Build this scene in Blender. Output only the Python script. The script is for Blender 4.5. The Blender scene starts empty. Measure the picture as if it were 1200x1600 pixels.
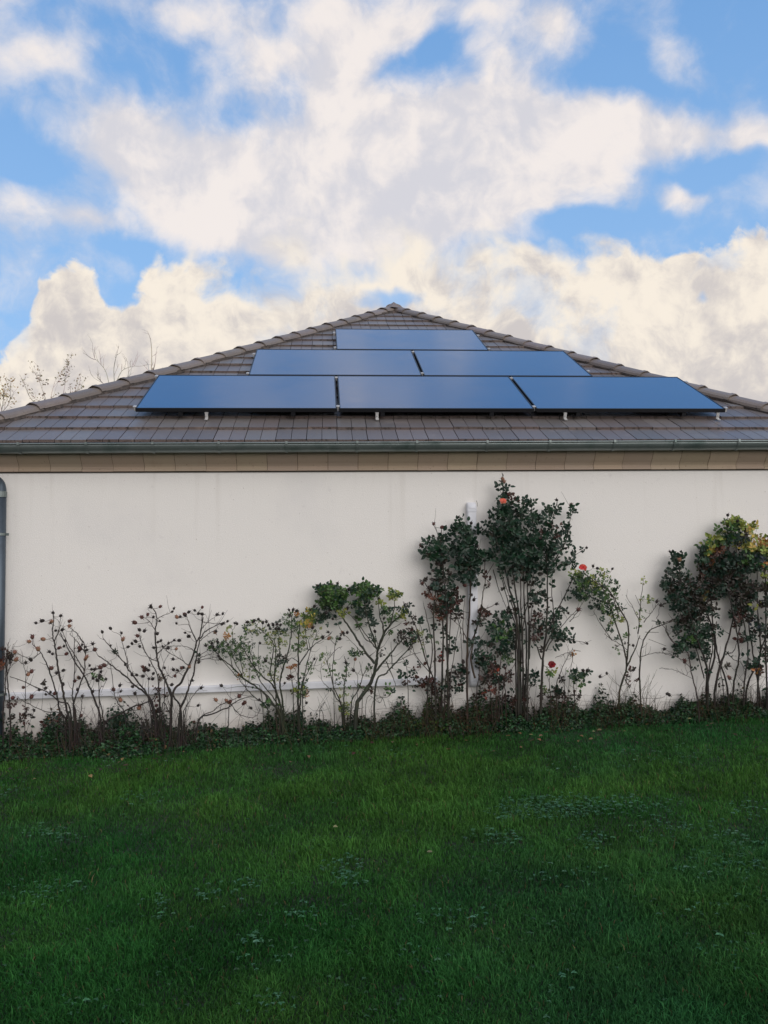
import bpy, math, random
import numpy as np
from mathutils import Vector, Matrix, noise as mnoise
random.seed(11); rng = np.random.default_rng(5)
R = math.radians
S = bpy.context.scene
COL = S.collection

# ------------------------------------------------------------------ camera
F = 1322.1; YAW, PITCH, ROLL = 0.0693, 0.0519, -0.01087
CZ = 1.43                                   # eye height above the ground by the wall
def cam_axes():
    cy, sy = math.cos(YAW), math.sin(YAW); cp, sp = math.cos(PITCH), math.sin(PITCH); cr, sr = math.cos(ROLL), math.sin(ROLL)
    Rz = np.array([[cy, sy, 0], [-sy, cy, 0], [0, 0, 1]])
    fwd = np.array([0, cp, sp]); up = np.array([0, -sp, cp]); rt = np.array([1., 0, 0])
    return Rz @ (cr*rt + sr*up), Rz @ (-sr*rt + cr*up), Rz @ fwd
RT, UP, FW = cam_axes()
cd = bpy.data.cameras.new('camera'); cam = bpy.data.objects.new('camera', cd); COL.objects.link(cam)
cd.sensor_fit = 'VERTICAL'; cd.sensor_height = 24; cd.lens = 24*F/1600; cd.clip_start = 0.05; cd.clip_end = 2000
m = Matrix((RT, UP, -FW)).transposed().to_4x4(); m.translation = Vector((0, 0, CZ)); cam.matrix_world = m
S.camera = cam
def ray(u, v):
    d = RT*(u-600)/F + UP*(-(v-800)/F) + FW
    return d/np.linalg.norm(d)
def at(u, v, Y):                            # the point of the photograph's pixel on the vertical plane at distance Y
    d = ray(u, v); p = d*(Y/d[1]); return Vector((p[0], p[1], p[2]+CZ))
def gz(x, y):                               # ground height
    return .03*min(max(x-.5, -6), 8) + .02*min(max(y-7, -8), 0)
def ground_at(u, v):
    d = ray(u, v); t = 1.5/abs(d[2])
    for _ in range(12): t = (CZ-gz(d[0]*t, d[1]*t))/-d[2]
    return Vector((d[0]*t, d[1]*t, gz(d[0]*t, d[1]*t)))

# ------------------------------------------------------------------ light
SUN_EL, SUN_AZ = R(24), R(148)              # azimuth clockwise from +Y: behind the camera and to its right
S.view_settings.view_transform = 'Standard'; S.view_settings.look = 'None'; S.view_settings.gamma = 1; S.view_settings.exposure = 0
sd = bpy.data.lights.new('sun', 'SUN'); sd.energy = 1.5; sd.angle = R(55); sd.color = (1, .95, .90)
so = bpy.data.objects.new('sun', sd); COL.objects.link(so)
sdir = Vector((math.sin(SUN_AZ)*math.cos(SUN_EL), math.cos(SUN_AZ)*math.cos(SUN_EL), math.sin(SUN_EL)))
so.rotation_euler = sdir.to_track_quat('Z', 'Y').to_euler()

class NT:
    def __init__(s, tree): s.t = tree; s.n = tree.nodes; s.l = tree.links
    def node(s, typ, **k):
        n = s.n.new(typ)
        for a, b in k.items():
            if a in n.bl_rna.properties.keys() and a not in ('inputs',): setattr(n, a, b)
        return n
    def put(s, sock, v):
        if isinstance(v, bpy.types.NodeSocket): s.l.new(v, sock)
        elif v is not None: sock.default_value = v
    def math(s, op, a, b=None, c=None, clamp=False):
        n = s.n.new('ShaderNodeMath'); n.operation = op; n.use_clamp = clamp
        s.put(n.inputs[0], a); s.put(n.inputs[1], b); s.put(n.inputs[2], c); return n.outputs[0]
    def vmath(s, op, a, b=None):
        n = s.n.new('ShaderNodeVectorMath'); n.operation = op
        s.put(n.inputs[0], a); s.put(n.inputs[1], b)
        return n.outputs['Value'] if op in ('LENGTH', 'DOT_PRODUCT') else n.outputs[0]
    def smooth(s, x, a, b, lo=0., hi=1.):
        n = s.n.new('ShaderNodeMapRange'); n.interpolation_type = 'SMOOTHSTEP'
        s.put(n.inputs[0], x); s.put(n.inputs[1], a); s.put(n.inputs[2], b); s.put(n.inputs[3], lo); s.put(n.inputs[4], hi); return n.outputs[0]
    def lin(s, x, a, b, lo=0., hi=1.):
        n = s.n.new('ShaderNodeMapRange')
        s.put(n.inputs[0], x); s.put(n.inputs[1], a); s.put(n.inputs[2], b); s.put(n.inputs[3], lo); s.put(n.inputs[4], hi); return n.outputs[0]
    def noise(s, vec, scale, detail=2., rough=.5, dist=0., out=0):
        n = s.n.new('ShaderNodeTexNoise'); s.put(n.inputs['Vector'], vec); n.inputs['Scale'].default_value = scale
        n.inputs['Detail'].default_value = detail; n.inputs['Roughness'].default_value = rough; n.inputs['Distortion'].default_value = dist
        return n.outputs[out]
    def mix(s, f, a, b, blend='MIX'):
        n = s.n.new('ShaderNodeMix'); n.data_type = 'RGBA'; n.blend_type = blend
        s.put(n.inputs[0], f); s.put(n.inputs[6], a if isinstance(a, bpy.types.NodeSocket) else (*a[:3], 1)); s.put(n.inputs[7], b if isinstance(b, bpy.types.NodeSocket) else (*b[:3], 1))
        return n.outputs[2]

# ------------------------------------------------------------------ sky
W = bpy.data.worlds.new('World'); S.world = W; W.use_nodes = True
def build_world():
    N = NT(W.node_tree); N.n.clear()
    tc = N.n.new('ShaderNodeTexCoord'); d = tc.outputs['Generated']
    sep = N.n.new('ShaderNodeSeparateXYZ'); N.l.new(d, sep.inputs[0]); x, y, z = sep.outputs
    el0 = N.math('ARCSINE', z)
    sky = N.n.new('ShaderNodeTexSky'); sky.sky_type = 'NISHITA'; sky.sun_disc = False
    sky.sun_elevation = SUN_EL; sky.sun_rotation = SUN_AZ; sky.air_density = 1.2; sky.dust_density = .6; sky.ozone_density = 2.
    STR = .1
    base = N.mix(1., sky.outputs[0], SKYTINT, 'MULTIPLY')
    # a clear blue that deepens upwards
    grad = N.mix(N.smooth(el0, R(8), R(46)), (3.2, 5.7, 9.5), (1.5, 3.6, 7.4))
    blue = N.mix(.85, base, grad)
    # domain warp
    wn = N.noise(d, 5., 4., .55, 0, 1)
    wv = N.vmath('SCALE', N.vmath('SUBTRACT', wn, (.5, .5, .5))); wv.node.inputs['Scale'].default_value = .10
    dw = N.vmath('ADD', d, wv)
    w2 = N.vmath('SCALE', N.vmath('SUBTRACT', N.noise(d, 18., 5., .6, 0, 1), (.5, .5, .5))); w2.node.inputs['Scale'].default_value = .022
    dn = N.vmath('NORMALIZE', N.vmath('ADD', dw, w2))
    sp2 = N.n.new('ShaderNodeSeparateXYZ'); N.l.new(dn, sp2.inputs[0])
    az = N.math('ARCTAN2', sp2.outputs[0], sp2.outputs[1]); el = N.math('ARCSINE', sp2.outputs[2])
    cmb = N.n.new('ShaderNodeCombineXYZ'); N.l.new(az, cmb.inputs[0]); N.l.new(el, cmb.inputs[1]); ae = cmb.outputs[0]
    fb = N.noise(dw, 8., 9., .57)
    fbig = N.noise(dw, 3.2, 5., .5)
    # ---- high soft cloud: patches placed by direction
    def adir(u, v):
        q = ray(u, v); return math.atan2(q[0], q[1]), math.asin(q[2])
    acc = None
    for (u, v, ru, rv, rot, amp) in HIGH:
        a0, e0 = adir(u, v)
        mp = N.n.new('ShaderNodeMapping'); mp.vector_type = 'TEXTURE'; N.l.new(ae, mp.inputs[0])
        mp.inputs['Location'].default_value = (a0, e0, 0); mp.inputs['Rotation'].default_value = (0, 0, R(rot)); mp.inputs['Scale'].default_value = (ru/F, rv/F, 1)
        L = N.vmath('LENGTH', mp.outputs[0])
        b = N.smooth(L, 0., 1.6, amp, 0.)
        acc = b if acc is None else N.math('ADD', acc, b)
    behind = N.smooth(y, .35, -.2, 0., .95)  # extra cloud cover behind the camera, unseen, added to brighten the wall
    H = N.math('ADD', acc, behind)
    H = N.math('ADD', H, N.math('MULTIPLY', N.math('SUBTRACT', fb, .5), 2.15))
    H = N.math('ADD', H, N.math('MULTIPLY', N.math('SUBTRACT', fbig, .5), .9))
    H = N.math('ADD', H, N.math('MULTIPLY', N.math('SUBTRACT', N.noise(dw, 30., 7., .62), .5), .75))
    aH = N.smooth(H, -.05, 1.12, 0., .95)
    n2 = N.noise(dw, 6., 6., .5)
    n3 = N.noise(N.vmath('ADD', dw, (.02, .01, -.022)), 8., 9., .57)
    rel = N.math('SUBTRACT', fb, n3)                       # side facing the sun or away from it
    shH = N.smooth(N.math('ADD', N.math('MULTIPLY', rel, 6.), N.math('ADD', N.math('SUBTRACT', n2, .5), N.math('MULTIPLY', aH, .25))), -.42, .75)
    cH = N.mix(shH, (6.95, 6.8, 7.2), (9.3, 8.55, 8.1))
    # ---- cumulus bank: its top edge as a function of azimuth
    fc = N.n.new('ShaderNodeFloatCurve'); cv = fc.mapping.curves[0]
    pts = [(-3.2, .30), (-1.0, .30)]
    for (u, v) in BANK:
        a, e = adir(u, v); pts.append((a, e))
    pts += [(1.0, .3), (3.2, .28)]
    xs = [((a+3.2)/6.4, e) for a, e in pts]
    while len(cv.points) < len(xs): cv.points.new(.5, .5)
    for i, (a, e) in enumerate(sorted(xs)): cv.points[i].location = (a, e); cv.points[i].handle_type = 'AUTO_CLAMPED'
    fc.mapping.update(); N.l.new(N.lin(az, -3.2, 3.2), fc.inputs['Value']); edge = fc.outputs[0]
    puff = N.noise(dw, 14., 8., .55); vor = N.n.new('ShaderNodeTexVoronoi'); vor.feature = 'SMOOTH_F1'; vor.inputs['Scale'].default_value = 11.; vor.inputs['Detail'].default_value = 2.5; N.l.new(dw, vor.inputs['Vector'])
    dd = N.math('ADD', N.math('SUBTRACT', edge, el), .028)
    dd = N.math('ADD', dd, N.math('MULTIPLY', N.math('SUBTRACT', puff, .5), .14))
    dd = N.math('ADD', dd, N.math('MULTIPLY', N.math('SUBTRACT', .42, vor.outputs['Distance']), .09))
    dd = N.math('ADD', dd, N.math('MULTIPLY', N.math('SUBTRACT', N.noise(dw, 38., 6., .6), .5), .035))
    aC = N.smooth(dd, -.006, N.lin(N.math('ABSOLUTE', N.math('SUBTRACT', az, adir(620, 300)[0])), .12, .34, .060, .012))
    p1 = N.noise(dw, 9., 9., .58); p2 = N.noise(N.vmath('ADD', dw, (.020, 0, .024)), 9., 9., .58)
    q1 = N.noise(dw, 24., 8., .62); q2 = N.noise(N.vmath('ADD', dw, (.008, 0, .010)), 24., 8., .62)
    relC = N.math('ADD', N.math('MULTIPLY', N.math('SUBTRACT', p1, p2), 3.6), N.math('MULTIPLY', N.math('SUBTRACT', q1, q2), 2.6))
    sh = N.math('ADD', relC, N.math('MULTIPLY', N.math('SUBTRACT', N.noise(dw, 4.2, 4., .5), .5), 2.6))
    sh = N.math('ADD', sh, N.smooth(dd, .0, .11, .35, -.12))
    sh = N.smooth(sh, -.65, .80)
    cC = N.mix(sh, (6.3, 5.9, 5.8), (9.4, 8.55, 7.45))
    # thin veil holes in the bank
    hole = N.smooth(N.math('ADD', N.noise(dw, 5.5, 7., .6), 0.), .36, .44, .45, 1.)
    cC = N.mix(hole, N.mix(.5, cC, blue), cC)
    col = N.mix(aH, blue, cH)
    hs = None
    for (u, v, ru, rv, w) in HOLES:
        a0, e0 = adir(u, v); mp = N.n.new('ShaderNodeMapping'); mp.vector_type = 'TEXTURE'; N.l.new(ae, mp.inputs[0])
        mp.inputs['Location'].default_value = (a0, e0, 0); mp.inputs['Scale'].default_value = (ru/F, rv/F, 1)
        b = N.smooth(N.vmath('LENGTH', mp.outputs[0]), 0., 1.7, w, 0.); hs = b if hs is None else N.math('ADD', hs, b)
    hs = N.smooth(N.math('ADD', hs, N.math('MULTIPLY', N.math('SUBTRACT', fb, .5), N.math('MULTIPLY', N.smooth(hs, 0., .2), 2.))), .2, .9, 0., .85)
    cC = N.mix(hs, cC, blue)
    col = N.mix(aC, col, cC)
    # below the horizon: dark earth
    col = N.mix(N.smooth(z, -.03, .0), (.35, .5, .3), col)
    bg = N.n.new('ShaderNodeBackground'); N.l.new(col, bg.inputs[0]); bg.inputs[1].default_value = STR
    out = N.n.new('ShaderNodeOutputWorld'); N.l.new(bg.outputs[0], out.inputs[0])
    W.cycles.sampling_method = 'MANUAL'; W.cycles.sample_map_resolution = 512
SKYTINT = (1., 1., 1.)
HIGH = [  # u, v, radius u, radius v, rotation, weight (directions, written as the photograph's pixels)
    (10, 50, 50, 50, 0, .25), (60, 120, 120, 40, 35, .65), (180, 195, 120, 40, 15, .6), (260, 240, 170, 50, 5, .7), (15, 320, 90, 50, 0, .75), (130, 345, 60, 20, 0, .6),
    (390, 100, 80, 60, -30, .5), (380, 265, 200, 80, 0, .75), (520, 150, 110, 80, -20, .7), (600, 20, 110, 40, 0, .95), (540, 70, 80, 45, 0, .5), (640, 50, 60, 26, 30, .45),
    (650, 200, 200, 85, -10, .95), (860, 50, 100, 42, -25, 1.), (800, 110, 70, 36, -40, .75), (780, 220, 150, 70, 0, .75), (620, 330, 260, 70, 0, 1.05), (900, 180, 120, 50, 0, .4), (1000, 240, 90, 30, 0, .35), (200, 120, 160, 60, 0, .22), (890, 225, 170, 42, -12, .85), (430, 340, 220, 65, 0, .95), (330, 330, 110, 50, 0, .4), (830, 320, 150, 60, 0, .85),
    (1050, 195, 160, 27, -18, 1.), (1065, 90, 60, 36, -30, .6), (1060, 315, 34, 20, -20, .95), (960, 295, 70, 26, -20, .6), (1190, 235, 60, 14, 0, .5), (740, 20, 60, 26, 0, .45), (300, 20, 140, 26, 0, .35),
    (200, 75, 130, 45, 0, -.35), (460, 160, 40, 34, 40, -.55), (655, 95, 60, 24, 20, -.3), (715, 50, 34, 40, 20, -.4), (610, 60, 26, 20, 0, -.2), (970, 120, 80, 50, 0, -.6), (30, 245, 80, 32, 0, -.6), (330, 195, 80, 26, 10, -.4), (205, 375, 60, 24, 0, -.5), (725, 320, 26, 18, 0, -.6), (905, 360, 70, 18, 0, -.7), (1100, 270, 120, 26, 0, -.4),
    (590, -300, 230, 150, 0, .45), (600, -700, 300, 200, 0, .3)]
BANK = [(-300, 600), (-120, 590), (-20, 570), (18, 530), (32, 445), (70, 412), (110, 400), (150, 416), (172, 458), (195, 464), (235, 436), (255, 412), (300, 398), (380, 392), (440, 385), (520, 360), (600, 330), (650, 350), (720, 372), (800, 385), (860, 402), (915, 418), (950, 390), (1000, 360), (1060, 358), (1110, 376), (1180, 372), (1300, 380), (1500, 420)]
HOLES = [(618, 448, 55, 17, .9), (560, 465, 26, 10, .5), (1096, 462, 12, 12, .6), (22, 500, 26, 50, .7), (700, 330, 30, 14, .5)]
build_world()

# ------------------------------------------------------------------ materials
def mat(name, color=(.5, .5, .5), rough=.6, metal=0., spec=.5, attr=None, nz=None, bump=None, transl=0., coat=0., ior=None):
    """nz: list of (scale, detail, lo, hi, colour, from, to) mixes; bump: (scale, strength, distance)"""
    mt = bpy.data.materials.new(name); mt.use_nodes = True; N = NT(mt.node_tree); b = N.n['Principled BSDF']
    tc = N.n.new('ShaderNodeTexCoord'); P = tc.outputs['Object']
    c = color
    if attr:
        a = N.n.new('ShaderNodeAttribute'); a.attribute_name = 'col'
        c = a.outputs['Color'] if attr == 'set' else N.mix(1., color, a.outputs['Color'], 'MULTIPLY')
    for (sc, det, lo, hi, c2) in (nz or []):
        f = N.smooth(N.noise(P, sc, det, .6), lo, hi)
        c = N.mix(f, c, c2)
    N.put(b.inputs['Base Color'], c if isinstance(c, bpy.types.NodeSocket) else (*c, 1))
    b.inputs['Roughness'].default_value = rough; b.inputs['Metallic'].default_value = metal
    b.inputs['Specular IOR Level'].default_value = spec
    if coat: b.inputs['Coat Weight'].default_value = coat; b.inputs['Coat Roughness'].default_value = .08
    if ior: b.inputs['IOR'].default_value = ior
    if bump:
        bp = N.n.new('ShaderNodeBump'); bp.inputs['Strength'].default_value = bump[1]; bp.inputs['Distance'].default_value = bump[2]
        N.l.new(N.noise(P, bump[0], 4., .6), bp.inputs['Height']); N.l.new(bp.outputs[0], b.inputs['Normal'])
    if transl:
        tr = N.n.new('ShaderNodeBsdfTranslucent'); N.put(tr.inputs[0], c if isinstance(c, bpy.types.NodeSocket) else (*c, 1))
        ms = N.n.new('ShaderNodeMixShader'); ms.inputs[0].default_value = transl
        N.l.new(b.outputs[0], ms.inputs[1]); N.l.new(tr.outputs[0], ms.inputs[2]); N.l.new(ms.outputs[0], N.n['Material Output'].inputs[0])
    return mt
M = {}
M['wall'] = mat('wall_render', (.83, .812, .79), .9, nz=[(1.1, 5, .5, .8, (.765, .75, .74)), (14, 6, .62, .8, (.73, .71, .70)), (55, 3, .70, .74, (.55, .52, .50))], bump=(190, .55, .005))
def soil_splash():
    mt = M['wall']; N = NT(mt.node_tree); b = N.n['Principled BSDF']; src = b.inputs['Base Color'].links[0].from_socket
    tc = N.n.new('ShaderNodeTexCoord'); P = tc.outputs['Object']; sp = N.n.new('ShaderNodeSeparateXYZ'); N.l.new(P, sp.inputs[0])
    edge_ = N.math('ADD', sp.outputs[2], N.math('MULTIPLY', N.math('SUBTRACT', N.noise(P, 5., 6., .65), .5), -.5))
    c = N.mix(N.smooth(edge_, .02, .30, .42, 0.), src, (.36, .30, .25))
    # rain streaks below the eaves
    mp = N.n.new('ShaderNodeMapping'); N.l.new(P, mp.inputs[0]); mp.inputs['Scale'].default_value = (9., 9., .5)
    st_ = N.math('MULTIPLY', N.smooth(N.noise(mp.outputs[0], 1., 4., .6), .55, .75), N.smooth(sp.outputs[2], 1.2, 2.1, 0., .22))
    c = N.mix(st_, c, (.60, .57, .53)); N.l.new(c, b.inputs['Base Color'])
soil_splash()
M['tile'] = mat('roof_tile', (.160, .146, .143), .34, spec=.5, attr='mul', nz=[(6, 6, .55, .8, (.215, .19, .185)), (38, 5, .60, .75, (.11, .085, .08)), (110, 3, .69, .74, (.30, .29, .25))], bump=(90, .4, .004))
M['butt'] = mat('tile_edge', (.125, .100, .092), .95, spec=.1, attr='mul', nz=[(30, 5, .52, .66, (.05, .042, .036)), (12, 4, .6, .7, (.17, .135, .12))], bump=(70, .9, .01))
M['hip'] = mat('hip_tile', (.20, .170, .155), .5, spec=.4, attr='mul', nz=[(7, 6, .55, .8, (.28, .24, .20)), (45, 4, .6, .75, (.12, .10, .09))], bump=(80, .5, .005))
M['mortar'] = mat('mortar', (.05, .042, .038), .95, nz=[(25, 5, .4, .7, (.10, .08, .07))], bump=(50, .9, .01))
M['zinc'] = mat('weathered_zinc', (.19, .225, .225), .38, metal=.55, nz=[(5, 6, .45, .75, (.10, .14, .135)), (30, 4, .62, .75, (.27, .30, .31))], bump=(30, .15, .003))
M['zinc_dark'] = mat('dark_zinc', (.075, .10, .13), .45, metal=.5, nz=[(6, 5, .5, .8, (.05, .065, .08))])
M['cornice'] = mat('clay_cornice', (.44, .35, .27), .7, attr='mul', nz=[(9, 6, .5, .8, (.40, .31, .23)), (40, 4, .62, .78, (.20, .15, .11))], bump=(60, .3, .003))
M['joint'] = mat('dark_joint', (.05, .038, .03), .95)
M['pvc'] = mat('white_pvc', (.72, .74, .80), .42, spec=.35, nz=[(8, 5, .5, .8, (.64, .66, .71))])
M['frame'] = mat('black_anodised', (.010, .011, .014), .4, metal=.2)
M['alu'] = mat('bare_aluminium', (.62, .62, .62), .4, metal=.35, nz=[(40, 3, .5, .8, (.45, .45, .45))])
M['bark'] = mat('rose_cane', (.06, .05, .035), .75, attr='set', bump=(120, .5, .002))
M['leaf'] = mat('leaf', rough=.42, spec=.45, attr='set', transl=.18)
M['grass'] = mat('grass_blade', rough=.6, spec=.12, attr='set', transl=.25)
M['clover'] = mat('clover_leaf', rough=.7, spec=.2, attr='set', transl=.15)
M['hipfruit'] = mat('dried_hip', rough=.7, attr='set')
M['petal'] = mat('petal', rough=.6, spec=.3, attr='set', transl=.25)
M['soil'] = mat('lawn_soil', (.012, .022, .010), .95, nz=[(3, 6, .45, .7, (.010, .030, .010)), (22, 6, .55, .7, (.03, .022, .014))], bump=(25, 1., .02))
M['deck'] = mat('roof_deck', (.03, .024, .022), .95)

def glass_mat():
    mt = bpy.data.materials.new('solar_glass'); mt.use_nodes = True; N = NT(mt.node_tree); b = N.n['Principled BSDF']
    tc = N.n.new('ShaderNodeTexCoord')
    c = N.mix(N.smooth(N.noise(tc.outputs['Object'], 1.3, 3, .5), .3, .7), (.005, .028, .105), (.007, .034, .12))
    # hairline grid of cell strings
    w = N.n.new('ShaderNodeSeparateXYZ'); N.l.new(tc.outputs['Object'], w.inputs[0])
    fx = N.math('ABSOLUTE', N.math('SUBTRACT', N.math('FRACT', N.math('DIVIDE', w.outputs[0], .166)), .5))
    c = N.mix(N.math('MULTIPLY', N.smooth(fx, .490, .5), .4), c, (.02, .03, .06))
    N.l.new(c, b.inputs['Base Color']); b.inputs['Roughness'].default_value = .11; b.inputs['IOR'].default_value = 3.0
    b.inputs['Coat Weight'].default_value = .6; b.inputs['Coat Roughness'].default_value = .2
    N.l.new(N.lin(N.noise(tc.outputs['Object'], 4, 6, .6), .3, .7, .09, .18), b.inputs['Roughness'])
    return mt
M['glass'] = glass_mat()

# ------------------------------------------------------------------ mesh helpers
class MB:
    def __init__(s): s.v = []; s.f = []; s.m = []; s.c = []; s.cur = (1., 1., 1.)
    def face(s, idx, mi=0): s.f.append(tuple(idx)); s.m.append(mi)
    def vert(s, p, c=None): s.v.append(tuple(p)); s.c.append(c or s.cur); return len(s.v)-1
    def poly(s, pts, mi=0, c=None): s.face([s.vert(p, c) for p in pts], mi)
    def box(s, c, h, rot=None, mi=0):
        c = Vector(c); P = []
        for dx in (-1, 1):
            for dy in (-1, 1):
                for dz in (-1, 1):
                    o = Vector((dx*h[0], dy*h[1], dz*h[2]))
                    if rot is not None: o = rot @ o
                    P.append(s.vert(c+o))
        for q in ((0, 1, 3, 2), (4, 6, 7, 5), (0, 4, 5, 1), (2, 3, 7, 6), (0, 2, 6, 4), (1, 5, 7, 3)): s.face([P[i] for i in q], mi)
    def tube(s, pts, rad, n=6, mi=0, cols=None, cap=True):
        pts = [Vector(p) for p in pts]; prev = None; rings = []
        for i, p in enumerate(pts):
            t = (pts[min(i+1, len(pts)-1)]-pts[max(i-1, 0)])
            if t.length < 1e-9: t = Vector((0, 0, 1))
            t.normalize()
            if prev is None:
                a = Vector((1, 0, 0)) if abs(t.x) < .9 else Vector((0, 1, 0)); a = (a-t*a.dot(t)).normalized()
            else: a = (prev-t*prev.dot(t)).normalized()
            prev = a; b = t.cross(a); r = rad[i] if hasattr(rad, '__len__') else rad
            c = cols[i] if cols else None
            rings.append([s.vert(p+(a*math.cos(2*math.pi*k/n)+b*math.sin(2*math.pi*k/n))*r, c) for k in range(n)])
        for i in range(len(rings)-1):
            for k in range(n): s.face([rings[i][k], rings[i][(k+1) % n], rings[i+1][(k+1) % n], rings[i+1][k]], mi)
        if cap: s.face(rings[0][::-1], mi); s.face(rings[-1], mi)
    def mesh(s, name, mats, smooth=False):
        me = bpy.data.meshes.new(name); me.from_pydata(s.v, [], s.f)
        for q in mats: me.materials.append(q)
        me.polygons.foreach_set('material_index', s.m)
        if smooth: me.polygons.foreach_set('use_smooth', [True]*len(s.f))
        a = me.color_attributes.new('col', 'FLOAT_COLOR', 'POINT')
        a.data.foreach_set('color', np.hstack([np.array(s.c, dtype=np.float32), np.ones((len(s.c), 1), np.float32)]).ravel())
        me.update(); return me
    def build(s, name, mats, parent=None, smooth=False, bevel=0.):
        if not isinstance(mats, (list, tuple)): mats = [mats]
        o = bpy.data.objects.new(name, s.mesh(name, mats, smooth)); COL.objects.link(o)
        if parent is not None: attach(o, parent)
        if bevel: b = o.modifiers.new('bevel', 'BEVEL'); b.width = bevel; b.segments = 2; b.limit_method = 'ANGLE'
        return o
def wloc(o):
    p = Vector(o.location); q = o.parent
    while q: p += Vector(q.location); q = q.parent
    return p
def attach(o, parent):                        # meshes are written in world coordinates
    o.parent = parent; o.location = Vector(o.location)-wloc(parent)
def empty(name, loc, label=None, cat=None, group=None):
    o = bpy.data.objects.new(name, None); o.empty_display_size = .2; COL.objects.link(o); o.location = loc
    if label: tag(o, label, cat, group)
    return o
def tag(o, label=None, cat=None, group=None, kind=None):
    if label: o['label'] = label
    if cat: o['category'] = cat
    if group: o['group'] = group
    if kind: o['kind'] = kind
    return o

# ------------------------------------------------------------------ ground
def ground():
    b = MB(); xs = list(np.linspace(-14, 16, 61)); ys = list(np.linspace(-6, 24, 61))
    xs = [-600, -200, -60]+xs+[60, 200, 600]; ys = [-600, -200, -60]+ys+[60, 200, 600]
    idx = [[b.vert((x, y, gz(x, y)+(.012*mnoise.noise((x*1.3, y*1.3, 0)) if abs(x) < 17 and abs(y) < 25 else 0))) for x in xs] for y in ys]
    for j in range(len(ys)-1):
        for i in range(len(xs)-1): b.face([idx[j][i], idx[j][i+1], idx[j+1][i+1], idx[j+1][i]])
    tag(b.build('ground', M['soil'], smooth=True), 'dark soil of the garden under the lawn', 'ground', kind='structure')
ground()

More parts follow.
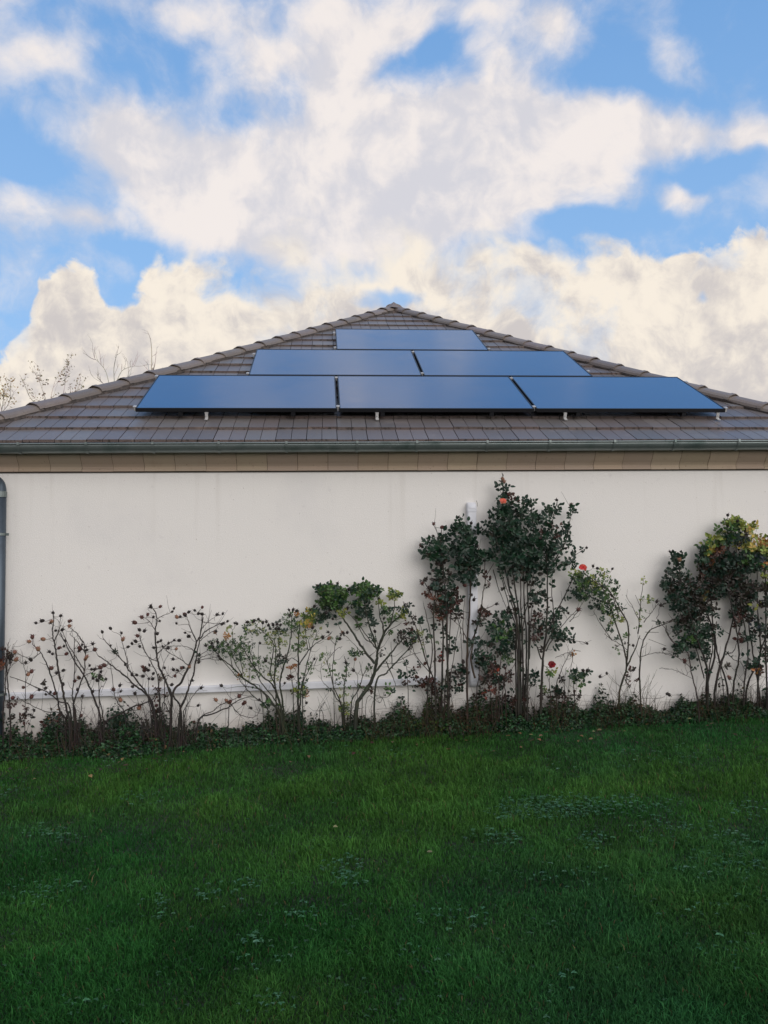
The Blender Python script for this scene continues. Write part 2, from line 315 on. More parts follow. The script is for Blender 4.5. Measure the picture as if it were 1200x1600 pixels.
# ------------------------------------------------------------------ house
YW = 6.95; XL, XR = -3.13, 4.66; YE = 6.84; ZE = .925+CZ; AX, AY = 1.02, 12.2; AZ = 3.60+CZ; YB = 22.
TAN = (AZ-ZE)/(AY-YE)
WL, WR, WB = XL+.19, XR-.19, YB-.19
house = empty('house', (AX, YW, 0), 'single storey house with cream rendered wall and hipped brown tile roof', 'house')
def build_house():
    zt = .707+CZ
    b = MB()
    P = [(WL, YW), (WR, YW), (WR, WB), (WL, WB)]
    for i in range(4):
        (x0, y0), (x1, y1) = P[i], P[(i+1) % 4]; n = 24
        for k in range(n):
            a, c = k/n, (k+1)/n
            b.poly([(x0+(x1-x0)*a, y0+(y1-y0)*a, -.6), (x0+(x1-x0)*c, y0+(y1-y0)*c, -.6), (x0+(x1-x0)*c, y0+(y1-y0)*c, zt+.25), (x0+(x1-x0)*a, y0+(y1-y0)*a, zt+.25)])
    b.build('wall', M['wall'], house)
    # ---- cornice of clay units
    def prof(k=0.):
        z = CZ+.005
        pts = [(0, .700), (.034, .700), (.036, .719), (.020, .722), (.026, .738), (.046, .757), (.078, .775), (.112, .797), (.140, .824), (.156, .852), (.160, .885), (0, .885)]
        return [(max(o*.55-k, 0), zz+z+(k if i in (0, 1) else 0)) for i, (o, zz) in enumerate(pts)]
    cb = MB()
    def run(p0, p1, out, length=.248, gap=.0035):
        p0, p1, out = Vector(p0), Vector(p1), Vector(out); L = (p1-p0).length; t = (p1-p0)/L; n = max(1, round(L/length))
        for k in range(n):
            a = p0+t*(L*k/n+gap/2); c = p0+t*(L*(k+1)/n-gap/2); g = random.uniform(.92, 1.07); cb.cur = (g, g*random.uniform(.97, 1.02), g*random.uniform(.94, 1.02))
            jz = random.uniform(-.0015, .0015); jo = random.uniform(-.002, .002)
            A = [cb.vert(a+out*(o+jo)+Vector((0, 0, z+jz))) for o, z in prof()]; B = [cb.vert(c+out*(o+jo)+Vector((0, 0, z+jz))) for o, z in prof()]
            q = len(A)
            for i in range(q-1): cb.face([A[i], B[i], B[i+1], A[i+1]])
            cb.face(A[::-1]); cb.face(B)
    run((WL, YW, 0), (WR, YW, 0), (0, -1, 0)); run((WL, WB, 0), (WL, YW, 0), (-1, 0, 0)); run((WR, YW, 0), (WR, WB, 0), (1, 0, 0))
    cor = cb.build('cornice', M['cornice'], house)
    jb = MB()
    for (p0, p1, out) in (((WL, YW, 0), (WR, YW, 0), (0, -1, 0)), ((WL, WB, 0), (WL, YW, 0), (-1, 0, 0)), ((WR, YW, 0), (WR, WB, 0), (1, 0, 0))):
        p0, p1, out = Vector(p0), Vector(p1), Vector(out)
        A = [jb.vert(p0+out*o+Vector((0, 0, z))) for o, z in prof(.005)]; B = [jb.vert(p1+out*o+Vector((0, 0, z))) for o, z in prof(.005)]
        for i in range(len(A)-1): jb.face([A[i], B[i], B[i+1], A[i+1]])
    # dark strip painting the shadow line below the cornice; then the corner blocks
    jb.box(((WL+WR)/2, YW-.006, CZ+.7005), ((WR-WL)/2, .006, .0045))
    jb.build('joint_and_shadow_strip', M['joint'], cor)
    for x in (WL, WR):
        k = MB(); sx = -1 if x == WL else 1
        for i in range(len(prof())-1):
            (o0, z0), (o1, z1) = prof()[i], prof()[i+1]
            k.poly([(x, YW-o0, z0), (x+sx*o0, YW-o0, z0), (x+sx*o1, YW-o1, z1), (x, YW-o1, z1)]); k.poly([(x+sx*o0, YW-o0, z0), (x+sx*o0, YW, z0), (x+sx*o1, YW, z1), (x+sx*o1, YW-o1, z1)])
        k.build('corner_unit', M['cornice'], cor)
    # ---- roof deck
    roof = empty('roof', (AX, YE, ZE)); attach(roof, house); roof.location = Vector((AX, YE, ZE))-wloc(house)
    d = MB(); h = -.015
    A, B, C, D, E, G = (XL, YE+.05, ZE+h), (XR, YE+.05, ZE+h), (XR, YB, ZE+h), (XL, YB, ZE+h), (AX, AY, AZ+h), (AX, YB-4, AZ+h)
    d.poly([A, B, E]); d.poly([B, C, G, E]); d.poly([C, D, G]); d.poly([D, A, E, G]); d.poly([A, D, C, B])
    d.build('roof_deck', M['deck'], roof)
    # ---- tile courses
    def clip(poly, a, b, c):                 # keep a*s+b*t <= c
        out = []
        for i in range(len(poly)):
            p, q = poly[i], poly[(i+1) % len(poly)]; fp, fq = a*p[0]+b*p[1]-c, a*q[0]+b*q[1]-c
            if fp <= 0: out.append(p)
            if fp*fq < 0: u = fp/(fp-fq); out.append((p[0]+(q[0]-p[0])*u, p[1]+(q[1]-p[1])*u))
        return out
    def plane_tiles(name, O, es, et, Ls, Lt, rise, halfplanes, course=.285, wid=.2485, label=None):
        b = MB(); O, es, et = Vector(O), Vector(es), Vector(et); n = int(Lt/course)+1; sl = rise/Lt; nw = int(Ls/wid)+2
        for r in range(n):
            t0 = r*course+random.uniform(-.003, .003)-.012; t1 = min((r+1)*course+.03, Lt)
            for kx in range(-1, nw):
                g = random.uniform(.84, 1.15); hue = random.uniform(.96, 1.05); jt = random.uniform(-.004, .004); jz = random.uniform(0, .005)
                for half in (0, 1):
                    s0 = kx*wid+half*wid/2+(.0022 if half else .003)+.004*((r*7) % 3); s1 = s0+wid/2-.005
                    gg = g*random.uniform(.95, 1.05); b.cur = (gg, gg*hue*.99, gg*hue)
                    pl = [(s0, t0+jt), (s1, t0+jt), (s1, t1), (s0, t1)]
                    for hp in halfplanes: pl = clip(pl, *hp) if pl else pl
                    if len(pl) < 3: continue
                    top, bot = [], []
                    for s, t in pl:
                        zz = sl*t+.023*(1-(t-t0)/(course+.03))+.004+jz
                        top.append(b.vert(O+es*s+et*t+Vector((0, 0, zz)))); bot.append(b.vert(O+es*s+et*t+Vector((0, 0, zz-.023))))
                    b.face(top, 0)
                    q = len(pl)
                    for i in range(q):
                        b.face([bot[i], bot[(i+1) % q], top[(i+1) % q], top[i]], 1)
        return b.build(name, [M['tile'], M['butt']], roof)
    Lt = AY-YE; H = AZ-ZE
    # front hip face: s from XL, t from YE
    plane_tiles('hip_end_tiles', (XL, YE, ZE), (1, 0, 0), (0, 1, 0), XR-XL, Lt, H, [(-1, (AX-XL)/Lt, 0), (1, (XR-AX)/Lt, XR-XL)])
    Ls = YB-YE
    wl = AX-XL; plane_tiles('side_slope_tiles', (XL, YB, ZE), (0, -1, 0), (1, 0, 0), Ls, wl, H, [(1, Lt/wl, Ls), (-1, 4/wl, 0)], .27)
    wr = XR-AX; plane_tiles('side_slope_tiles', (XR, YE, ZE), (0, 1, 0), (-1, 0, 0), Ls, wr, H, [(-1, Lt/wr, 0), (1, 4/wr, Ls)], .27)
    # ---- hip and ridge capping
    def caps(p0, p1, name, exp=.355, r0=.108, r1=.119, first=True):
        p0, p1 = Vector(p0), Vector(p1); L = (p1-p0).length; t = (p1-p0)/L; n = round(L/exp); side = t.cross(Vector((0, 0, 1))).normalized(); up = side.cross(t).normalized()
        b = MB(); mo = MB(); K = 8
        for k in range(n):
            g = random.uniform(.82, 1.15); b.cur = (g, g*random.uniform(.97, 1.01), g*random.uniform(.94, 1.02))
            a = p0+t*(L*k/n-.012); c = p0+t*(L*(k+1)/n+.035)
            a = a+side*random.uniform(-.004, .004)+up*random.uniform(-.003, .004)
            rings = []
            for (q, r, dz) in ((a, r1, .009), (a+t*.045, r1*.99, .008), (a+t*.05, r1*.95, .004), (c, r0, -.004), (c, r0-.015, -.004), (a, r1-.018, .012)):
                ring = []
                for i in range(K+1):
                    an = math.pi*(i/K)*1.06-.03*math.pi
                    ca, sa = math.cos(an), math.sin(an)
                    ring.append(b.vert(q+side*(r*ca)+up*(r*(.50*sa if abs(ca) > .25 else .56*sa)+dz-.030)))
                rings.append(ring)
            for i in range(5):
                for j in range(K): b.face([rings[i][j], rings[i][j+1], rings[i+1][j+1], rings[i+1][j]])
            for j in range(K): b.face([rings[5][j], rings[5][j+1], rings[0][j+1], rings[0][j]])
        pts = [p0+t*(L*i/60) for i in range(61)]
        for sgn in (-1, 1):
            mo.tube([p+side*sgn*.088+up*(-.052+random.uniform(-.008, .006))+t*random.uniform(-.01, .01) for p in pts], [random.uniform(.026, .036) for _ in pts], 5)
        cp = b.build(name, M['hip'], roof); mo.build('mortar_bed', M['mortar'], cp)
    off = Vector((0, 0, .038))
    caps(Vector((XL-.03, YE-.04, ZE-.01))+off, Vector((AX, AY, AZ))+off, 'hip_capping')
    caps(Vector((XR+.03, YE-.04, ZE-.01))+off, Vector((AX, AY, AZ))+off, 'hip_capping')
    caps(Vector((AX, AY-.02, AZ+.01))+off, Vector((AX, YB-4, AZ+.01))+off, 'ridge_capping')
    kb = MB(); kb.cur = (1.05, 1.02, .98); q = Vector((AX, AY-.03, AZ+.018))
    cen = kb.vert(q+Vector((0, .0, .095))); ring = []
    for i in range(14):
        a = 2*math.pi*i/14; rr = .17+.05*math.cos(a*1.5)**2
        ring.append(kb.vert(q+Vector((math.cos(a)*rr, math.sin(a)*rr, .02-.075*abs(math.cos(a))**1.3-(.05 if math.sin(a) < -.5 else 0)))))
    for i in range(14): kb.face([cen, ring[i], ring[(i+1) % 14]])
    kb.build('apex_cap', M['hip'], roof, smooth=False)
    # ---- gutter
    g = empty('gutter', (AX, YE-.05, ZE-.05)); attach(g, house); g.location = Vector((AX, YE-.05, ZE-.05))-wloc(house)
    def gut(p0, p1, out, fall):
        p0, p1, out = Vector(p0), Vector(p1), Vector(out); t = (p1-p0).normalized(); L = (p1-p0).length
        r = .064; b = MB(); K = 14
        sec = [(r*math.cos(math.pi+math.pi*i/K), r*math.sin(math.pi+math.pi*i/K)) for i in range(K+1)]
        # outward side (positive) ends in a rolled bead
        bead = [(r+.002+.0075*math.cos(a), .004+.0075*math.sin(a)) for a in [math.pi+2*math.pi*j/8 for j in range(8)]]
        inner = [(x*.965, y*.965) for x, y in sec][::-1]
        n = 16; rr = []
        for k in range(n+1):
            q = p0+t*(L*k/n)+Vector((0, 0, fall(k/n)))
            rr.append([b.vert(q+out*(-o if False else o)+Vector((0, 0, z))) for o, z in sec+inner])
        m_ = len(rr[0])
        for k in range(n):
            for j in range(m_): b.face([rr[k][j], rr[k+1][j], rr[k+1][(j+1) % m_], rr[k][(j+1) % m_]])
        b.face(rr[0]); b.face(rr[-1][::-1])
        rb = []
        for k in range(n+1):
            q = p0+t*(L*k/n)+Vector((0, 0, fall(k/n))); rb.append([b.vert(q+out*o+Vector((0, 0, z))) for o, z in bead])
        for k in range(n):
            for j in range(8): b.face([rb[k][j], rb[k+1][j], rb[k+1][(j+1) % 8], rb[k][(j+1) % 8]])
        b.build('channel', M['zinc'], g, smooth=True)
        nb = int(L/.5)
        for k in range(nb):
            c = MB(); q = p0+t*(L*(k+.5)/nb+random.uniform(-.03, .03)); q.z += fall((k+.5)/nb); ra, rc = [], []
            for i in range(K+1):
                a = math.pi+math.pi*i/K; s_ = r+.005
                for lst, w in ((ra, -.010), (rc, .010)): lst.append(c.vert(q+t*w+out*(s_*math.cos(a))+Vector((0, 0, s_*math.sin(a)))))
            for i in range(K): c.face([ra[i], rc[i], rc[i+1], ra[i+1]])
            c.box(q+out*(r+.010)+Vector((0, 0, .006)), (.009 if abs(t.x) > .5 else .006, .006 if abs(t.x) > .5 else .009, .010))
            c.build('gutter_bracket', M['zinc'], g)
    zg = ZE-.018
    yg = YE-.045
    gut((XL-.06, yg, zg), (XR+.06, yg, zg), (0, -1, 0), lambda q: -.012+.022*q)
    gut((XL+.045-.09, YB, zg-.01), (XL-.045, yg+.06, zg-.01), (-1, 0, 0), lambda q: 0)
    gut((XR+.045, yg+.06, zg+.01), (XR+.045, YB, zg+.01), (1, 0, 0), lambda q: 0)
build_house()

# ------------------------------------------------------------------ downpipe
def downpipe():
    r = .044; Y = YW-.075
    top = at(0, 770, Y); bot = at(-3, 1150, Y); x = (top.x+bot.x)/2
    t = empty('downpipe', (x, Y, gz(x, Y)), 'grey zinc rainwater downpipe running down the left edge of the wall', 'drainpipe')
    b = MB(); b.tube([(x, Y, -.15), (x, Y, top.z+.01)], r, 18, cap=True); b.build('pipe', M['zinc_dark'], t, smooth=False).data.polygons.foreach_set('use_smooth', [True]*18+[False]*2)
    b = MB(); yg = YE-.045; z0 = ZE-.11
    P = [Vector((x-.16, yg, z0+.02)), Vector((x-.16, yg, z0-.04)), Vector((x-.14, yg+.03, z0-.10)), Vector((x-.05, Y-.05, top.z+.11)), Vector((x-.012, Y-.01, top.z+.075)), Vector((x, Y, top.z+.03)), Vector((x, Y, top.z-.02))]
    b.tube(smooth_path(P, 4), r*.97, 18); b.build('swan_neck', M['zinc_dark'], t, smooth=True)
    b = MB(); b.tube([(x, Y, top.z-.035), (x, Y, top.z+.005), (x, Y, top.z+.012)], [r+.004, r+.005, r+.001], 18); b.build('collar', M['zinc'], t)
    for v in (835, 1085):
        p = at(0, v, Y); b = MB(); b.tube([(x, Y, p.z-.010), (x, Y, p.z+.010)], r+.003, 18); b.box((x+.055, Y, p.z), (.013, .004, .010)); b.box((x, Y+.052, p.z), (.006, .022, .006))
        b.tube([(x+.058, Y-.012, p.z), (x+.058, Y+.012, p.z)], .005, 8)
        b.build('pipe_bracket', M['zinc'], t)
def smooth_path(P, n=4):
    P = [Vector(p) for p in P]
    if len(P) < 3: return P
    out = []
    for i in range(len(P)-1):
        p0, p1, p2, p3 = P[max(i-1, 0)], P[i], P[i+1], P[min(i+2, len(P)-1)]
        for k in range(n):
            s = k/n; out.append(.5*((2*p1)+(p2-p0)*s+(2*p0-5*p1+4*p2-p3)*s*s+(3*p1-p0-3*p2+p3)*s**3))
    out.append(P[-1]); return out
downpipe()

# ------------------------------------------------------------------ white trunking
def trunking():
    Y = YW
    a, b_ = at(735.5, 797, Y-.05), at(742, 1060, Y-.05); x = (a.x+b_.x)/2+.004
    t = empty('cable_trunking', (x, Y, b_.z), 'white plastic cable trunking with an upright run and a long low run on the wall', 'cable duct')
    def roundbox(w, d, p0, p1, name, K=5):      # a profile with rounded front corners, run from p0 to p1 along z or x
        b = MB(); vert = abs(p1[2]-p0[2]) > abs(p1[0]-p0[0]); sec = [(-w, 0)]
        for s_, a0 in ((-1, 180), (1, 90)):
            for i in range(K+1):
                an = R(a0-90*i/K); rr = .012; sec.append((s_*(w-rr)+rr*math.cos(an), d-rr+rr*math.sin(an)))
        sec.append((w, 0)); L = []
        for q in (p0, p1): L.append([b.vert((q[0]+o, q[1]-k_, q[2]) if vert else (q[0], q[1]-k_, q[2]+o)) for o, k_ in sec])
        n = len(sec)
        for i in range(n): b.face([L[0][i], L[0][(i+1) % n], L[1][(i+1) % n], L[1][i]])
        b.face(L[0][::-1]); b.face(L[1]); return b.build(name, M['pvc'], t)
    roundbox(.038, .055, (x, Y, b_.z-.02), (x, Y, a.z), 'upright_run')
    roundbox(.041, .059, (x, Y, a.z-.012), (x, Y, a.z+.012), 'coupler')
    m_ = at(740, 975, Y-.05); roundbox(.041, .059, (x, Y, m_.z-.012), (x, Y, m_.z+.012), 'coupler')
    for zc, sg, nm in ((a.z+.012, 1, 'top_elbow'), (b_.z-.02, -1, 'bottom_elbow')):
        b = MB(); K = 7; rings = []
        for i in range(K+1):
            an = math.pi/2*i/K; dz = .055*math.sin(an)*sg; dep = .060*math.cos(an)**.8+.002; w = .040-.010*(i/K)**3
            rings.append([b.vert((x+q*w, Y-(dep if abs(q) < .9 else (dep*.82 if abs(q) < 1 else 0)), zc+dz)) for q in (-1.0001, -.95, -.7, 0, .7, .95, 1.0001)])
        for i in range(K):
            for j in range(6): b.face([rings[i][j], rings[i][j+1], rings[i+1][j+1], rings[i+1][j]])
        b.face(rings[-1]); b.build(nm, M['pvc'], t, smooth=True)
    # thin wire end beside the cap
    b = MB(); c = at(744, 782, Y-.02); b.tube(smooth_path([c, c+Vector((.008, 0, -.02)), c+Vector((.010, .0, -.05))]), .0015, 5); b.build('wire', M['joint'], t)
    # long low run, sloping a little
    p0, p1 = at(-40, 1090.5, Y-.05), at(680, 1064.5, Y-.05); L = []
    b = MB(); h, d = .026, .045
    for q in (p0, p1): L.append([b.vert((q.x, Y-k_, q.z+o)) for o, k_ in ((-h, 0), (-h, d-.004), (-h+.004, d), (h-.008, d), (h, d-.010), (h, 0))])
    for i in range(6): b.face([L[0][i], L[0][(i+1) % 6], L[1][(i+1) % 6], L[1][i]])
    b.face(L[0][::-1]); b.face(L[1]); b.build('low_run', M['pvc'], t)
    for f_ in (.3, .62, .93):
        q = p0.lerp(p1, f_); b = MB(); b.box((q.x, Y-.0275, q.z), (.022, .0275, h+.003)); b.build('joint_cover', M['pvc'], t, bevel=.003)
    q = p1; b = MB(); b.box((q.x+.01, Y-.0275, q.z), (.014, .0275, h+.004)); b.build('end_cap', M['pvc'], t, bevel=.003)
trunking()

# ------------------------------------------------------------------ solar panels
PX, PY, PZ, PS = -1.615, 7.305, 1.286+CZ, .46286
PLn, PH, GX, GY = 1.722, 1.134, .02, .023
PR = Matrix.Rotation(PS, 3, 'X')
def pp(a, b, c=0.): return Vector((PX, PY, PZ))+Vector((a, 0, 0))+PR @ Vector((0, b, c))
def build_panel(a0, b0, label, feet=(), clamps=()):
    t = empty('solar_panel', pp(a0, b0, -.035), label, 'solar panel', 'solar panels on the roof')
    e = .011; th = .035
    f = MB()
    for (a, b, ha, hb) in ((PLn/2, e/2, PLn/2, e/2), (PLn/2, PH-e/2, PLn/2, e/2), (e/2, PH/2, e/2, PH/2-e), (PLn-e/2, PH/2, e/2, PH/2-e)):
        f.box(pp(a0+a, b0+b, -th/2), (ha, hb, th/2), PR)
    f.build('frame', M['frame'], t, bevel=.0015)
    g = MB(); c = pp(a0+PLn/2, b0+PH/2, -.006); hx, hy = PLn/2-e+.0005, PH/2-e+.0005
    for k in range(8):
        v = [(c+PR @ Vector((sx, sy, sz))) for sz in (.003, -.003) for sx, sy in ((-hx, -hy), (hx, -hy), (hx, hy), (-hx, hy))]
    q = [g.vert(p) for p in v]; g.face(q[:4]); g.face(q[4:][::-1])
    for i in range(4): g.face([q[i+4], q[(i+1) % 4+4], q[(i+1) % 4], q[i]])
    g.build('glass', M['glass'], t)
    # rails under the panel, running up the slope
    for fx in (.22, .78):
        r = MB(); r.box(pp(a0+PLn*fx, b0+PH/2, -th-.018), (.019, PH/2+.008, .0175), PR); r.build('rail', M['frame'], t)
    for fx in feet:
        r = MB(); a = a0+fx
        r.box(pp(a, b0-.010, -th-.026), (.013, .003, .026), PR); r.box(pp(a, b0-.034, -th-.052), (.013, .024, .003), PR); r.box(pp(a, b0+.035, -th-.0015-.004), (.015, .045, .003), PR)
        r.tube([pp(a, b0-.012, -th-.028), pp(a, b0-.020, -th-.028)], .007, 8)
        r.build('mounting_foot', M['alu'], t)
    for (a, b) in clamps:
        r = MB(); r.box(pp(a0+a, b0+b, .0015), (.014, .020, .0025), PR); r.box(pp(a0+a, b0+b, -.018), (.007, .018, .016), PR); r.tube([pp(a0+a, b0+b, .004), pp(a0+a, b0+b, .010)], .006, 8)
        r.build('clamp', M['alu'], t)
ROWX = [0, .8687, 1.7535]
row0 = 0; row1 = PH+GY; row2 = 2*(PH+GY)
st = PLn+GX
build_panel(0, row0, 'leftmost black framed solar panel of the bottom row of three', feet=(.60,), clamps=((-.012, .045), (-.012, PH-.05)))
build_panel(st, row0, 'middle solar panel of the bottom row of three', feet=(.33,), clamps=((-.010, .06), (-.010, PH-.08)))
build_panel(2*st, row0, 'rightmost solar panel of the bottom row of three', feet=(.26, 1.655), clamps=((-.010, .06), (-.010, PH-.08), (PLn+.012, .03), (PLn+.012, PH-.2)))
build_panel(ROWX[1], row1, 'left solar panel of the middle row of two', clamps=((-.012, .05), (-.012, PH-.25)))
build_panel(ROWX[1]+st, row1, 'right solar panel of the middle row of two', clamps=((-.010, .08), (-.010, PH-.1), (PLn+.012, .2)))
build_panel(ROWX[2], row2, 'single solar panel at the top, just under the roof apex', clamps=((-.016, .08), (-.016, PH-.25), (PLn+.012, .06), (PLn+.012, PH-.35)))

# ------------------------------------------------------------------ plants
DG, DG2, MG, YG, YE_, OR, RB, DB = (.011, .034, .021), (.015, .048, .025), (.056, .122, .030), (.23, .27, .06), (.42, .33, .07), (.34, .16, .05), (.060, .022, .017), (.026, .020, .015)
def jit(c, a=.25): g = 1+random.uniform(-a, a); return tuple(max(0, x*g*(1+random.uniform(-.12, .12))) for x in c)
def leaf(b, p, d, n, L, c):
    """one folded oval leaflet: p base, d direction, n approximate normal"""
    d = d.normalized(); s = d.cross(n)
    if s.length < 1e-4: s = Vector((1, 0, 0))
    s.normalize(); n = s.cross(d); w = L*random.uniform(.27, .36); cu = L*random.uniform(.05, .22); fo = w*random.uniform(.15, .5)
    mid = [p, p+d*L*.35-n*cu*.25, p+d*L*.7-n*cu*.6, p+d*L-n*cu*1.3]
    lf = [p+d*L*.30-s*w+n*(fo-cu*.2), p+d*L*.68-s*w*.86+n*(fo-cu*.6)]; rt = [p+d*L*.30+s*w+n*(fo-cu*.2), p+d*L*.68+s*w*.86+n*(fo-cu*.6)]
    I = [b.vert(q, c) for q in mid+lf+rt]
    b.face((I[0], I[1], I[4])); b.face((I[4], I[1], I[2], I[5])); b.face((I[5], I[2], I[3])); b.face((I[0], I[6], I[1])); b.face((I[6], I[7], I[2], I[1])); b.face((I[7], I[3], I[2]))
def rv(): 
    while 1:
        v = Vector((random.uniform(-1, 1), random.uniform(-1, 1), random.uniform(-1, 1)))
        if .1 < v.length < 1: return v.normalized()
def spray(b, tw, p, d, size, cols, n=5):
    """compound leaf: a short stalk with leaflets in pairs and one at the tip"""
    d = (d+rv()*.35).normalized(); side = d.cross(Vector((0, -1, 0))+rv()*.5).normalized(); nn = side.cross(d)
    if nn.y > 0: nn = -nn
    nn = (nn+Vector((0, -.3, .5))+rv()*.35).normalized(); c0 = random.choice(cols); st_ = size*random.uniform(1.3, 2.0)
    if tw is not None: tw.tube([p, p+d*st_*.5, p+d*st_], [.0011, .0009, .0006], 3, cols=[(.05, .06, .025)]*3, cap=False)
    leaf(b, p+d*st_, d, nn, size*random.uniform(.9, 1.2), jit(c0))
    for k in range((n-1)//2):
        f = .45+.4*k/(max(1, (n-1)//2-1) if n > 3 else 1)
        for sg in (-1, 1):
            if random.random() < .12: continue
            leaf(b, p+d*st_*f, (d*.45+side*sg).normalized(), nn, size*random.uniform(.7, 1.05), jit(c0))
# shared fruit meshes
def hip_mesh(c, name, k):
    b = MB(); rs = random.Random(k); r = .0105; rings = []; K = 8
    prof = [(.15, -1.1), (.75, -.75), (1, -.1), (.92, .45), (.6, .85), (.2, .98)]
    for q, z in prof: rings.append([b.vert((r*q*math.cos(2*math.pi*i/K), r*q*math.sin(2*math.pi*i/K), r*z), tuple(x*rs.uniform(.7, 1.25) for x in c)) for i in range(K)])
    for i in range(len(rings)-1):
        for j in range(K): b.face([rings[i][j], rings[i][(j+1) % K], rings[i+1][(j+1) % K], rings[i+1][j]])
    b.face(rings[0][::-1]); b.face(rings[-1])
    for i in range(6):
        a = 2*math.pi*i/6+rs.uniform(-.3, .3); L = r*rs.uniform(1.1, 2.2); u = Vector((math.cos(a), math.sin(a), 0)); w = Vector((-math.sin(a), math.cos(a), 0))
        b.poly([u*r*.35+w*r*.35+Vector((0, 0, r*.8)), u*r*.35-w*r*.35+Vector((0, 0, r*.8)), u*(r*.5+L*.8)+Vector((0, 0, r*rs.uniform(.3, 2.)))], c=tuple(x*.8 for x in c))
    return b.mesh(name, [M['hipfruit']], True)
HIPS = {'d': hip_mesh((.016, .010, .010), 'rose_hip', 1), 't': hip_mesh((.24, .12, .075), 'rose_hip', 2), 'r': hip_mesh((.075, .026, .020), 'rose_hip', 3), 'g': hip_mesh((.03, .045, .02), 'rose_hip', 4)}
def flower_mesh(c, c2, name, k, closed=0.):
    b = MB(); rs = random.Random(k)
    for ring, (n, rad, tilt) in enumerate(((3, .012, 82), (4, .020, 70), (5, .029, 52), (6, .038, 28))):
        for i in range(n):
            a = 2*math.pi*(i+rs.random()*.4)/n+ring; ti = R(tilt+(85-tilt)*closed+rs.uniform(-8, 8)); w = rad*.62; u = Vector((math.cos(a), math.sin(a), 0)); s_ = Vector((-math.sin(a), math.cos(a), 0)); z = Vector((0, 0, 1))
            cc = tuple(x*rs.uniform(.75, 1.2) for x in (c if ring < 2 else c2)); rows = []
            for t_, wd, curl in ((.1, .35, 0), (.5, .95, .04), (.85, 1., -.02), (1.05, .55, -.14)):
                base = u*.004+(u*math.cos(ti)+z*math.sin(ti))*rad*t_+(u*math.sin(ti)-z*math.cos(ti))*rad*(-curl*3)
                rows.append([b.vert(base+s_*w*wd*q+(-u*math.sin(ti)+z*math.cos(ti))*(.25*w*q*q), cc) for q in (-1, 0, 1)])
            for r_ in range(3):
                for j in range(2): b.face([rows[r_][j], rows[r_][j+1], rows[r_+1][j+1], rows[r_+1][j]])
    for i in range(5):
        a = 2*math.pi*i/5; u = Vector((math.cos(a), math.sin(a), 0)); s_ = Vector((-math.sin(a), math.cos(a), 0))
        b.poly([s_*.005, -s_*.005, u*.03+Vector((0, 0, -.012))], c=(.03, .06, .02))
    return b.mesh(name, [M['petal']], True)

